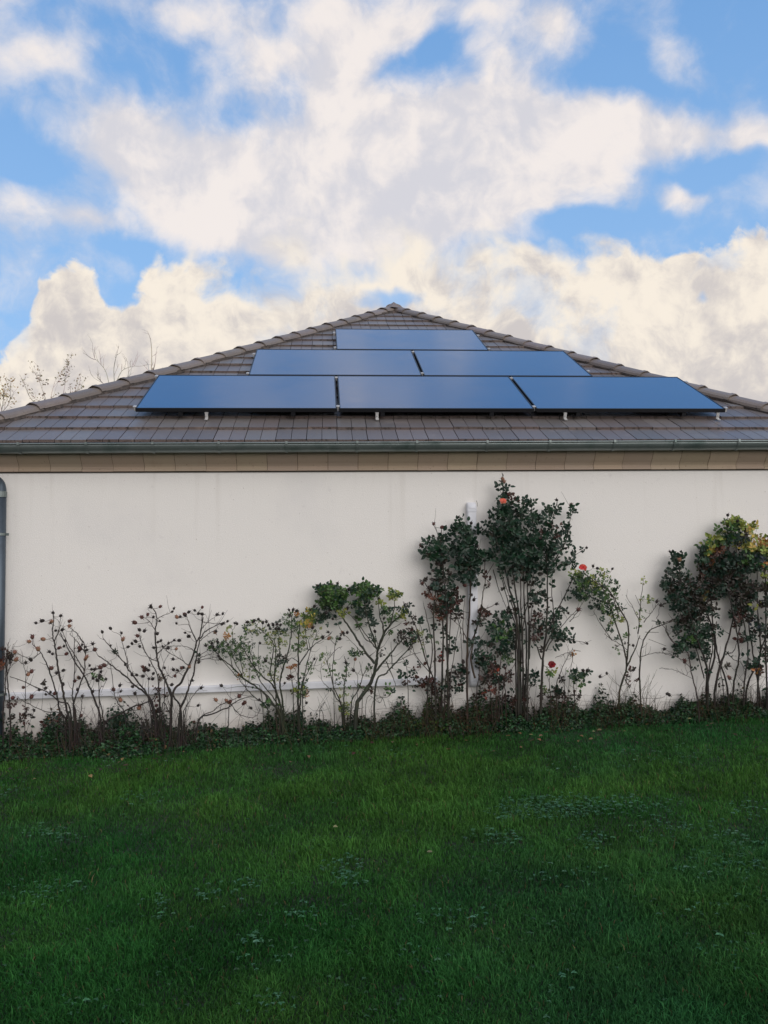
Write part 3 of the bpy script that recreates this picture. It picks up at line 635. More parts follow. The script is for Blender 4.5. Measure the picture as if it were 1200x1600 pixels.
def bush(name, label, group, T, canes, blobs=(), hips=(), flowers=(), d0=.17, d1=.09, sub=.0, twig=.5, col=(.055, .042, .032), leafsize=.036, dens=1., seed=1, shoots=0, spr=1., lsz=1., stemleaf=0, stemcols=(DG, DG2, DB)):
    random.seed(seed); sc, ox, oy = T
    U = lambda x, y: (ox+x/sc, oy+y/sc)
    base = U(*canes[0][0][:2]); bp = at(base[0], base[1], YW-d0); g0 = gz(bp.x, bp.y)
    t = empty(name, (bp.x, bp.y, g0), label, 'rose bush' if 'rose' in name else 'plant', group)
    allp = []; builders = []; feet = []
    for ci, (pts, r) in enumerate([(c[:-1], c[-1]) for c in canes]):
        P = []; n = len(pts); ph = random.uniform(0, 6); dk = random.uniform(-.03, .05)
        grounded = U(*pts[0])[1] > 1060
        for i, q in enumerate(pts):
            u, v = U(*q); f = i/(max(1, n-1)); dep = d0+(d1-d0)*f+dk*f+.02*math.sin(ph+f*4)
            P.append(at(u, v, YW-max(.035, dep)))
        if grounded:
            q = P[0].copy(); q.z = gz(q.x, q.y)-.05; q.x += (q.x-P[1].x)*.25*random.random()
            if q.z < P[0].z-.02: P = [q]+P
            feet.append((len(builders), P[0]+Vector((0, 0, .055))))
        path = smooth_path(P, 5); path = [p+rv()*.0034 for p in path]; L = len(path)
        cl_ = r*1.2; rad = [max(.0018, cl_*(1-.70*i/L))*random.uniform(.9, 1.12) for i in range(L)]
        b = MB(); cc = [tuple(.42*x*(1+.25*math.sin(i*.9+ph))*random.uniform(.8, 1.2) for x in col) for i in range(L)]
        b.tube(path, rad, 6, cols=cc); builders.append(b)
        for i, p in enumerate(path[2:]): allp.append((p, ci, rad[i+2]))
        # small thorns and dead side twigs
        for i in range(2, L-1):
            if random.random() < twig:
                p = path[i]; d = (path[i]-path[i-1]).normalized(); s = (d*.7+rv()).normalized(); s.y *= .5; ln = random.uniform(.015, .10)*random.choice((.4, 1, 1.3))
                b.tube([p, p+s*ln*.5+rv()*ln*.06, p+(s+Vector((0, 0, .3)))*ln], [rad[i]*.35+.0006, .0011, .0007], 4, cols=[cc[i]]*3, cap=False)
    def connect(p, maxr=.0016, up=True):
        best = None
        for (q, ci, r) in allp:
            dv = p-q; dd = dv.length
            if dd < .012: dd = .012
            cost = dd*(1. if q.z < p.z+.01 else 1.9)+.03*random.random()
            if best is None or cost < best[0]: best = (cost, q, ci, r)
        _, q, ci, r = best; mid1 = q.lerp(p, .35)+Vector((random.uniform(-.1, .1), 0, -.10*random.random()))*(p-q).length; mid2 = q.lerp(p, .75)+Vector((random.uniform(-.08, .08), 0, -.10))*(p-q).length
        pa = smooth_path([q, mid1, mid2, p], 3); k = len(pa)
        c0 = tuple(x*random.uniform(.8, 1.4) for x in col)
        builders[ci].tube(pa, [max(.0008, maxr*(1.25-.75*i/k)) for i in range(k)], 4, cols=[c0]*k, cap=False)
        for i in range(2, k): allp.append((pa[i], ci, .001))
        return (pa[-1]-pa[-2]).normalized()
    for h in hips:
        u, v = U(h[0], h[1]); p = at(u, v, YW-random.uniform(.06, .2)); kind = h[2] if len(h) > 2 else 'd'; d = connect(p)
        o = bpy.data.objects.new('rose_hip', HIPS[kind]); COL.objects.link(o); o.parent = t; o.location = p-Vector(t.location)
        s_ = random.uniform(.9, 1.3)*(h[3] if len(h) > 3 else 1); o.scale = (s_*random.uniform(.9, 1.1), s_, s_*random.uniform(.9, 1.15)); o.rotation_euler = (d+rv()*.5).to_track_quat('Z', 'Y').to_euler()
    for (x, y, me, s_, lab) in flowers:
        u, v = U(x, y); p = at(u, v, YW-.26); d = connect(p-Vector((0, 0, .012)), .002)
        o = bpy.data.objects.new('rose_flower', me); COL.objects.link(o); o.parent = t; o.location = p-Vector(t.location); o.scale = (s_,)*3
        o.rotation_euler = Vector((random.uniform(-.3, .3), -.8, .75)).to_track_quat('Z', 'Y').to_euler(); o['label'] = lab
    fb = MB(); dead = MB()
    for bl in blobs:
        x, y, rx, ry, n, cols = bl[:6]; size = (bl[6] if len(bl) > 6 else leafsize)*lsz; depth = bl[7] if len(bl) > 7 else .075
        for k in range(max(1, int(n*dens))):
            a = random.uniform(0, 2*math.pi); q = math.sqrt(random.random()); u, v = U(x+spr*rx*q*math.cos(a), y+spr*ry*q*math.sin(a))
            off = d1+.03+random.uniform(-1, 1)*depth*math.sqrt(max(0, 1-q*q)); p = at(u, v, YW-max(.03, off))
            if k % 3 == 0 or n < 5: d = connect(p, .0012)
            else: d = (Vector((random.uniform(-.6, .6), random.uniform(-.5, .1), random.uniform(-.3, 1)))).normalized()
            spray(fb, fb, p-d*size, d, size*random.uniform(.75, 1.15), cols, 5 if random.random() < .6 else 3)
    for k in range(stemleaf):
        q, ci, rr_ = random.choice(allp)
        if rr_ < .002: continue
        d = Vector((random.uniform(-1, 1), random.uniform(-.8, .1), random.uniform(-.2, .8))).normalized()
        spray(fb, fb, q, d, leafsize*random.uniform(.6, 1.)*lsz, stemcols, random.choice((1, 3, 3, 5)))
    # thin young shoots from the base
    for k in range(shoots):
        if not feet: break
        fi, q = random.choice(feet); p = q+Vector((random.uniform(-.09, .09), random.uniform(-.05, .05), .012))
        h_ = random.uniform(.12, .42); pa = [q]+smooth_path([p, p+Vector((random.uniform(-.05, .05), 0, h_*.5)), p+Vector((random.uniform(-.12, .12), random.uniform(-.04, .04), h_))], 4)
        builders[fi].tube(pa, [.002*(1-.7*i/len(pa)) for i in range(len(pa))], 4, cols=[tuple(x*random.uniform(.7, 1.3) for x in col)]*len(pa), cap=False)
    for b in builders: b.build('cane', M['bark'], t)
    if fb.v: fb.build('foliage', M['leaf'], t)
    random.seed(seed+100)
    return t

def parse(s):                                 # "x,y x,y" strings of traced canes; the last number is the radius
    out = []
    for line in s.strip().split('\n'):
        w = line.split(); out.append([tuple(float(q) for q in a.split(',')) for a in w[:-1]]+[float(w[-1])])
    return out
def hp(s, dflt='d'):
    out = []
    for w in s.split():
        k = dflt
        if w[-1] in 'dtrg': k = w[-1]; w = w[:-1]
        x, y = w.split(','); out.append((float(x), float(y), k, 1.25 if k in 'tr' else 1.))
    return out
GRP = 'rose bushes planted along the wall'

bush('rose_bush', 'thin brown rose bush half behind the downpipe in the far left corner', GRP, (6, 0, 940), parse('''
95,1110 85,900 65,700 70,480 82,385 .006
30,1050 50,850 52,700 60,520 58,420 .005
60,690 95,600 110,470 128,400 .003
62,640 30,560 20,440 .003'''), blobs=[(70, 490, 35, 50, 7, (DB, RB), .026), (30, 620, 30, 40, 5, (RB, (.2, .08, .05)), .026), (95, 540, 15, 30, 3, (DB,), .022), (110, 950, 50, 40, 6, (DB, RB), .024), (60, 1090, 90, 60, 14, (DB, DG), .028)], hips=hp('22,438 138,475t 150,545t 120,902r'), seed=3, col=(.045, .03, .026), twig=.8)

bush('rose_bush', 'bare rose bush with dried hips, left of the two wide leafless ones', GRP, (6, 0, 940), parse('''
650,1150 612,960 590,830 560,690 535,560 518,430 505,370 490,290 500,200 498,115 .0085
620,1140 555,1010 532,870 480,700 430,570 380,480 300,395 .007
720,1150 690,960 680,860 700,640 695,340 .0065
700,1160 692,960 740,820 790,650 800,480 780,370 .0075
660,1010 560,940 440,850 240,760 90,700 .006
940,1100 880,900 800,720 700,560 600,360 565,300 .0075
970,1130 932,900 925,750 920,690 .005
590,1080 430,1030 250,950 160,890 .004
740,1140 762,1000 770,900 .004
510,380 545,290 560,240 568,140 .004
790,650 740,560 640,400 580,270 .004
780,380 720,300 650,240 .004
800,480 760,430 700,350 650,300 .0035
240,760 242,680 220,600 175,550 .0025
930,870 975,790 995,728 .003
790,690 860,665 960,610 1010,600 .003
380,480 300,535 240,520 150,480 .0025'''),
 blobs=[(940, 710, 45, 30, 4, (DB, MG), .024), (400, 770, 20, 12, 2, (DB,), .022), (1085, 480, 25, 15, 2, (DG2,), .022), (480, 1130, 60, 50, 9, (OR, RB, DG), .03), (250, 1060, 60, 70, 12, (DB, RB), .026), (700, 1190, 120, 50, 16, (DB, DG), .028)],
 hips=hp('498,105 568,133 400,178 388,184 338,200 485,185t 478,196 650,185r 665,180 650,228t 583,265 522,272 303,332r 275,375t 405,352t 358,445t 350,440r 465,470 492,492 553,435r 600,418 622,490r 610,365 750,440r 740,430r 745,455 770,405 800,425 812,455 870,398 888,450r 810,522t 800,540t 840,600 858,635 888,635 942,618 978,597r 945,658 138,475t 240,572 292,548 282,540 295,655r 265,680t 482,625r 535,668 528,672 594,645 745,712 740,715t 700,745r 592,775 403,765 427,812 220,805r 368,828 473,850 515,860r 430,870 295,892r 725,825 770,888 868,845 760,1070r 873,718 995,728 940,700 910,740 935,690 320,1020'), seed=7, col=(.045, .034, .03), twig=.6, shoots=60, d0=.2)

bush('rose_bush', 'widest bare rose bush with dried hips and a dense bundle of stems', GRP, (5.4545, 140, 930), parse('''
690,1040 702,880 650,740 590,600 570,480 560,300 575,200 545,115 .009
780,1030 762,930 710,850 650,740 .008
702,870 780,740 840,620 890,480 912,400 945,330 962,160 .009
770,1000 812,880 842,800 882,680 912,520 937,380 967,190 .008
560,1100 540,930 480,840 380,760 280,670 150,570 70,515 .0085
580,1120 500,860 420,750 350,660 290,570 200,470 120,370 .007
330,640 320,560 290,450 265,340 .0035
120,1110 280,1000 400,940 520,900 600,800 .0075
590,760 530,590 450,430 430,350 .004
590,1150 605,950 590,780 600,715 .005
530,1150 520,1000 500,880 505,720 .005
300,1030 250,930 215,860 190,680 180,580 .004
930,1070 1050,1010 1190,950 1260,900 1390,860 .006
930,1070 1060,980 1120,930 1250,880 1330,800 1320,720 .0035
1190,950 1250,990 1300,1030 1400,1040 1450,990 1440,950 .003
912,400 850,250 830,180 .004
945,370 1000,300 1150,230 .005
940,390 1010,330 1075,300 .003
620,930 680,1000 700,1010 .004
800,1020 830,940 900,830 950,785 .0035
810,1030 840,880 .003
570,500 620,460 670,410 720,383 .004
575,200 640,170 710,135 .003
560,300 500,210 445,190 .003
890,480 840,440 740,430 650,435 .0025
850,600 760,540 680,490 640,450 .003
570,560 500,520 440,400 420,345 .003
900,560 980,520 1060,490 .003
905,560 1000,540 1100,555 .003
912,520 960,500 1040,440 .003
640,740 700,700 760,650 850,610 .003
600,700 640,560 680,500 .002
960,230 1050,240 1130,238 .0025
960,280 1010,230 1085,170 .0025
450,1100 380,1000 330,940 260,880 .003
500,1140 470,1000 440,900 .003'''),
 blobs=[(600, 710, 22, 30, 4, (DB, (.08, .05, .03)), .024), (575, 850, 70, 60, 8, (DB, RB), .024), (215, 495, 25, 15, 2, (DG2,), .02), (935, 540, 20, 40, 4, (DG,), .022), (480, 640, 25, 20, 3, (RB, DB), .02), (560, 1160, 150, 90, 24, (DB, RB, DG), .028), (590, 1010, 100, 60, 9, (DB, RB), .024), (260, 1080, 100, 40, 16, (DG, DG2), .03)],
 hips=hp('525,103 522,90 602,97r 718,113 705,140 495,165r 445,187r 385,233r 543,187 598,220 745,187t 772,183 815,172 812,165r 845,143 897,130 928,157 958,160 960,103r 1085,165 1135,158 1135,243 1128,248 1175,222 740,240 815,320 850,348 840,352 1078,308 1070,315t 178,283 108,313 272,323 283,377t 27,415 45,463r 178,430 425,295 467,305 410,347r 577,328 607,388 582,400 622,437 548,447 393,393 362,413 428,437 328,440 720,383 763,385 673,410 670,450 740,457t 712,545 640,620 715,635 750,640 782,618r 800,615 850,612t 728,688r 700,763 510,595 455,612r 470,640r 500,640 455,690 543,668 505,713 537,713 305,590 362,677 403,680 125,597r 93,615r 257,770 265,820 205,805r 367,780 387,838 263,893t 420,965t 425,950r 568,940r 925,940 950,790 1125,770 1078,893t 1168,900t 1190,915t 1200,905r 1275,860r 1310,925r 990,430 935,513 930,572 875,728'), seed=8, col=(.042, .032, .028), twig=.55, shoots=110, d0=.2)

bush('rose_bush', 'green small leaved rose bush leaning left, next to the bare ones', GRP, (5.714, 310, 930), parse('''
740,1080 640,950 560,850 400,740 300,640 200,560 130,470 .008
750,1060 700,880 660,800 560,710 470,600 400,480 340,410 .007
745,1050 690,860 680,700 690,520 680,400 .007
760,1060 742,900 730,780 760,640 800,500 830,330 830,200 .0075
720,1080 600,880 500,830 400,810 .005
690,850 640,700 660,560 670,430 600,350 520,280 .005
620,1030 500,910 400,800 330,690 .005
730,1060 660,900 560,780 500,640 470,530 440,420 .005
300,640 290,560 250,480 .003
400,740 330,600 300,500 310,330 .003
560,710 530,600 540,430 .0025
680,700 720,560 720,400 700,270 .004
560,850 460,780 460,640 .003
350,740 200,570 90,560 .003
400,700 370,560 350,470 .003'''),
 blobs=[(150, 450, 60, 45, 16, (DG, MG), .022), (250, 470, 90, 70, 34, (DG2, MG), .022), (350, 520, 60, 60, 16, (MG, DG2), .022), (430, 420, 55, 55, 17, (MG, DG2), .022), (500, 290, 75, 55, 24, (MG, YG, DG2), .024), (700, 390, 85, 50, 26, (MG, YG), .024), (720, 290, 55, 45, 14, (DG, DG2), .022), (830, 230, 50, 70, 22, (DG2, MG), .024), (560, 620, 75, 55, 16, (MG, DG2), .02), (430, 570, 60, 50, 14, (MG, DG2), .02), (680, 700, 45, 55, 9, (MG, YG), .022), (750, 560, 50, 38, 14, (DG, DB), .026), (300, 320, 35, 40, 5, (YG, MG), .02), (245, 380, 14, 12, 2, (OR,), .03), (360, 730, 14, 12, 2, (RB, OR), .026), (610, 980, 40, 25, 6, (DG2, MG), .03), (520, 660, 60, 80, 10, (MG,), .018), (440, 700, 50, 60, 7, (MG, YG), .018), (660, 540, 40, 60, 7, (MG,), .018)],
 hips=hp('487,235 497,228 535,215 440,240 575,245 607,237 625,268 668,262 700,260 735,262 720,300 690,300 810,133 845,130 877,140 815,180 215,430 170,415 120,430 110,455 130,460 180,545 200,570 265,440 325,250 345,255 550,428 600,585 770,785 205,807 545,935 470,1008 415,958r 640,300'), seed=9, stemleaf=120, stemcols=(MG, DG2), dens=2., spr=1.4, lsz=.66, leafsize=.02, col=(.045, .055, .03), shoots=14, twig=.3)

bush('rose_bush', 'slender rose bush with yellow and orange leaves at its top, left of the forked one', GRP, (5.714, 310, 930), parse('''
890,1080 890,880 895,620 890,480 900,330 905,230 .008
930,1050 930,830 950,740 1000,640 1035,570 .004
900,620 980,500 1050,430 1190,340 .0045
850,1000 840,800 820,650 .004
905,1040 920,820 960,650 1000,500 1060,330 .005
980,490 960,380 960,280 .003
1000,500 985,400 1040,330 .0025
890,600 840,560 800,590 .003
1110,1060 1080,1030 1135,950 .003
1060,560 1030,640 .002
1150,370 1195,320 .002'''),
 blobs=[(970, 170, 40, 38, 11, (YG, MG), .030), (1010, 175, 45, 50, 13, (YG, YE_, MG), .030), (1060, 180, 40, 60, 13, (DG2, MG), .032), (1150, 180, 35, 25, 6, (DG,), .030), (1130, 225, 50, 30, 7, (DG, DG2), .03), (975, 262, 34, 22, 7, (OR, YE_), .032), (920, 300, 40, 40, 9, (YG, MG), .026), (895, 165, 20, 12, 3, (OR, YE_), .026), (930, 400, 45, 50, 10, (YG, MG), .022), (845, 640, 28, 14, 4, (OR, (.3, .12, .04)), .026), (825, 735, 18, 12, 3, (RB, OR), .026), (1050, 340, 50, 50, 9, (MG, YG), .02), (900, 470, 60, 40, 12, (MG,), .02), (900, 870, 60, 38, 14, (MG, YG, DB), .024), (940, 780, 45, 60, 12, (DG2, MG), .02), (960, 890, 30, 30, 4, (OR, DB), .024), (1000, 640, 30, 60, 7, (MG,), .02)],
 hips=hp('1035,100 1000,130 1020,290 1140,155 1165,160 1160,330 965,962 1165,385t 1110,375 1035,570'), seed=10, dens=1.5, spr=1.2, lsz=.8, col=(.04, .045, .03), twig=.35, shoots=10)

G4 = (6, 480, 890)
bush('rose_bush', 'rose bush with a thick forked trunk and two round green tufts on top', GRP, G4, parse('''
460,1300 500,1200 580,1090 630,960 655,830 665,750 710,620 770,530 850,450 920,400 .014
632,880 560,790 480,680 400,550 330,450 280,380 240,280 .009
652,750 600,680 500,540 430,440 .005
652,740 610,600 570,480 550,370 530,220 .006
640,960 700,880 780,790 860,690 940,600 .008
640,1080 740,970 840,860 950,740 1050,620 .007
710,620 710,520 680,450 670,330 .006
770,530 800,440 820,320 820,240 .005
655,830 660,700 640,620 .003
665,750 740,600 880,500 .004
600,680 540,640 450,480 360,390 .004
560,790 500,770 440,700 340,600 .003
700,880 820,880 910,860 .003
740,860 800,1000 830,1090 .004
790,800 800,930 785,680 .003
840,860 960,800 1060,780 .003
530,1140 640,1180 700,1200 740,1300 .0025
560,1200 680,1250 720,1150 .002
600,1300 640,1220 760,1190 .002'''),
 blobs=[(140, 200, 50, 45, 22, (DG2, MG), .030, .12), (220, 235, 110, 85, 88, (DG2, MG, MG), .031, .14), (330, 240, 40, 50, 20, (DG2, MG), .030), (265, 320, 75, 55, 34, (DG2, MG), .028), (140, 310, 40, 30, 10, (MG,), .028), (330, 400, 40, 50, 10, (MG, YG), .026), (225, 370, 22, 22, 4, (DB, DG), .032),
        (530, 190, 70, 55, 36, (DG2, MG), .030, .12), (620, 205, 65, 35, 28, (MG, DG2), .029), (430, 200, 40, 30, 12, (DG2, MG), .028), (545, 260, 70, 45, 26, (DG2, MG), .028), (450, 330, 40, 40, 12, (DG2, MG), .028), (510, 400, 45, 40, 9, (DG,), .034), (580, 400, 35, 50, 9, (DG,), .034), (600, 500, 40, 40, 7, (DG, DG2), .032),
        (280, 500, 12, 8, 1, (DG,), .05), (475, 520, 14, 10, 2, (DG2, MG), .045), (815, 235, 62, 40, 20, (YG, MG, YG), .026), (680, 320, 26, 26, 5, (YG,), .026), (740, 400, 60, 40, 13, (MG, DG2), .024), (880, 400, 40, 45, 9, (YG, MG), .026), (860, 370, 12, 12, 1, (DG,), .04), (800, 470, 60, 40, 8, (MG,), .022), (450, 770, 45, 35, 8, (MG, DG2), .026), (330, 600, 16, 12, 2, (DB,), .024), (780, 600, 25, 30, 3, (MG,), .022), (700, 790, 20, 20, 3, (DB, DG), .024), (760, 1140, 40, 30, 6, (DG2, MG), .028), (580, 1140, 40, 25, 5, (RB, DB), .028), (600, 640, 40, 50, 5, (DG2,), .02), (1060, 485, 10, 8, 1, (DG,), .04), (920, 650, 80, 80, 12, (DB, DG2), .026)],
 hips=hp('285,130 228,145 150,155 100,150 375,365 240,462 390,180 672,275 635,580 375,590 330,590t 340,596 435,945 770,360 720,458 450,840t'), seed=12, stemleaf=36, dens=1.25, col=(.05, .06, .035), twig=.22, d0=.2)

bush('rose_bush', 'low wispy rose seedling with few leaves in front of the left fork', GRP, G4, parse('''
330,1300 250,1100 200,920 170,820 .005
345,1300 345,1120 370,960 365,870 345,810 .005
250,1180 200,1110 130,1020 140,870 .003
320,1280 255,1170 240,900 265,680 290,620 .004
410,1270 480,1120 540,960 585,890 .0045
470,1150 470,1000 440,950 .0025
520,1000 490,860 .0025
200,840 260,760 330,720 .002
265,700 205,640 .002
120,1320 170,1240 .0025'''),
 blobs=[(160, 820, 30, 40, 8, (YG, MG), .020), (240, 900, 30, 60, 7, (MG,), .018), (290, 1030, 60, 50, 12, (MG, DG2), .018), (370, 960, 25, 60, 8, (DG2, MG), .02), (570, 940, 30, 50, 8, (DG2, MG), .02), (270, 660, 30, 40, 5, (DG2, MG), .02), (350, 1190, 50, 90, 12, (MG, YG), .022), (345, 1340, 40, 50, 14, (MG, YG), .028), (500, 1080, 30, 60, 5, (RB, MG), .02), (180, 960, 30, 60, 5, (MG,), .018)],
 hips=hp('305,650 435,945 365,875'), seed=13, stemleaf=30, stemcols=(MG, DG2), dens=1.4, spr=1.3, lsz=.75, col=(.05, .055, .035), twig=.35, shoots=22, d0=.14)

G6 = (4, 620, 730)
bush('rose_bush', 'dark leaved rose bush with rust brown dried leaves, left of the upright trunking', GRP, G6, parse('''
240,1400 235,1100 232,900 250,700 255,500 .007
320,1400 315,1100 310,900 290,640 275,470 280,390 .0085
260,1430 170,1170 120,1000 60,890 40,840 .005
280,1400 290,1000 250,870 170,710 .008
190,1420 222,1150 190,950 165,850 .005
330,1380 360,1150 400,950 .004
300,640 250,600 200,540 155,490 .0035
275,470 250,400 230,360 .003
130,1060 150,1100 190,1220 .004
70,1430 60,1250 30,1180 .003
225,1300 120,1180 90,1050 .003
340,900 380,940 400,1050 410,1300 .004
210,1350 150,1000 .004
300,1400 330,1100 340,800 350,700 .005'''),
 blobs=[(215, 480, 45, 40, 11, (DG, DG2), .042), (270, 530, 70, 60, 26, (DG, DG2), .042), (190, 545, 40, 30, 8, (DG, DG2), .04), (310, 430, 30, 22, 5, (DG,), .042), (270, 600, 55, 50, 16, (DG, DB), .042), (250, 660, 40, 40, 8, (DG,), .04), (270, 740, 50, 55, 18, (DG, DB), .042), (320, 690, 30, 40, 6, (DB, DG), .04), (350, 800, 50, 60, 22, (DB, DG, RB), .036), (330, 890, 60, 55, 26, (DB, DG, RB), .036), (250, 870, 48, 55, 42, ((.14, .05, .03), RB, DB), .024), (200, 780, 24, 40, 12, ((.14, .05, .03), RB), .022), (275, 920, 30, 40, 14, ((.13, .05, .03), RB), .024), (170, 710, 18, 14, 4, (DB,), .024),
        (50, 880, 30, 30, 5, (DG, DB), .03), (85, 920, 25, 30, 5, (DG, DB), .03), (75, 1000, 25, 40, 8, (RB, DB), .028), (60, 1060, 60, 50, 14, (DG2, DB), .024), (150, 965, 14, 12, 2, (DG,), .036), (150, 1090, 50, 70, 12, (MG, YG, DG2), .022), (340, 1110, 45, 40, 10, (DG, DG2), .034), (270, 1200, 40, 30, 5, (RB, (.3, .03, .02)), .03), (380, 1290, 55, 35, 16, (DG, DB), .038), (50, 1300, 40, 25, 6, (DG, DG2), .034), (130, 1270, 40, 40, 6, (DG, RB), .03), (280, 980, 40, 60, 8, (DG,), .03), (130, 1330, 120, 40, 14, (DB, RB), .03), (300, 1360, 130, 60, 30, (DB, DG, RB), .032), (200, 1090, 60, 60, 8, (DG2, MG), .024)],
 hips=hp('230,355r 282,375r 152,487r 228,430 172,706 180,702 160,725r 268,1210r'), seed=14, dens=.95, spr=1.1, stemleaf=130, lsz=1.0, col=(.055, .045, .032), twig=.35, shoots=30)

bush('rose_bush', 'single stemmed dark leaved climbing rose growing up over the white trunking', GRP, G6, parse('''
440,1400 440,1100 455,880 455,700 425,540 402,400 386,330 .0075
455,900 462,700 462,560 465,360 .004
490,1320 465,1200 480,1080 520,920 540,780 555,700 .007
555,700 520,620 508,500 .004
555,700 548,600 550,540 .0035
552,690 605,600 .003
530,890 570,880 620,855 .003
545,880 640,950 .0025
415,1100 415,950 425,820 .003
455,910 400,900 .002
500,1000 470,1090 445,1200 .0045
440,1080 400,1000 330,940 .003'''),
 blobs=[(430, 470, 50, 55, 28, (DG, DG2), .040), (420, 540, 50, 45, 22, (DG, DG2), .042), (395, 600, 30, 40, 9, (DG,), .044), (455, 620, 50, 35, 15, (DG, DG2), .042), (470, 680, 40, 28, 8, (DG,), .044), (425, 690, 20, 30, 4, (DG,), .044), (390, 390, 30, 30, 8, (DG, DG2), .036), (385, 345, 22, 14, 4, (DG2,), .032), (440, 390, 30, 20, 5, (DG2,), .034), (360, 500, 25, 26, 6, (DG,), .036), (500, 410, 22, 16, 3, (DG,), .034), (520, 550, 40, 26, 8, (DG, DG2), .036), (500, 590, 20, 14, 3, (DG,), .034), (590, 560, 26, 20, 4, (DG,), .042), (568, 740, 8, 26, 3, (DB, RB), .024), (550, 910, 35, 22, 8, (DB, RB), .03), (520, 960, 40, 30, 8, (DB, DG), .03), (540, 680, 10, 6, 1, (RB,), .03), (470, 1130, 30, 40, 5, (DG,), .034), (500, 1200, 40, 40, 7, (DG, DG2), .034)],
 hips=hp('386,312 465,350 505,492 425,738r 467,798 482,828 622,855'), seed=15, stemleaf=26, lsz=1.15, col=(.075, .045, .028), twig=.2)

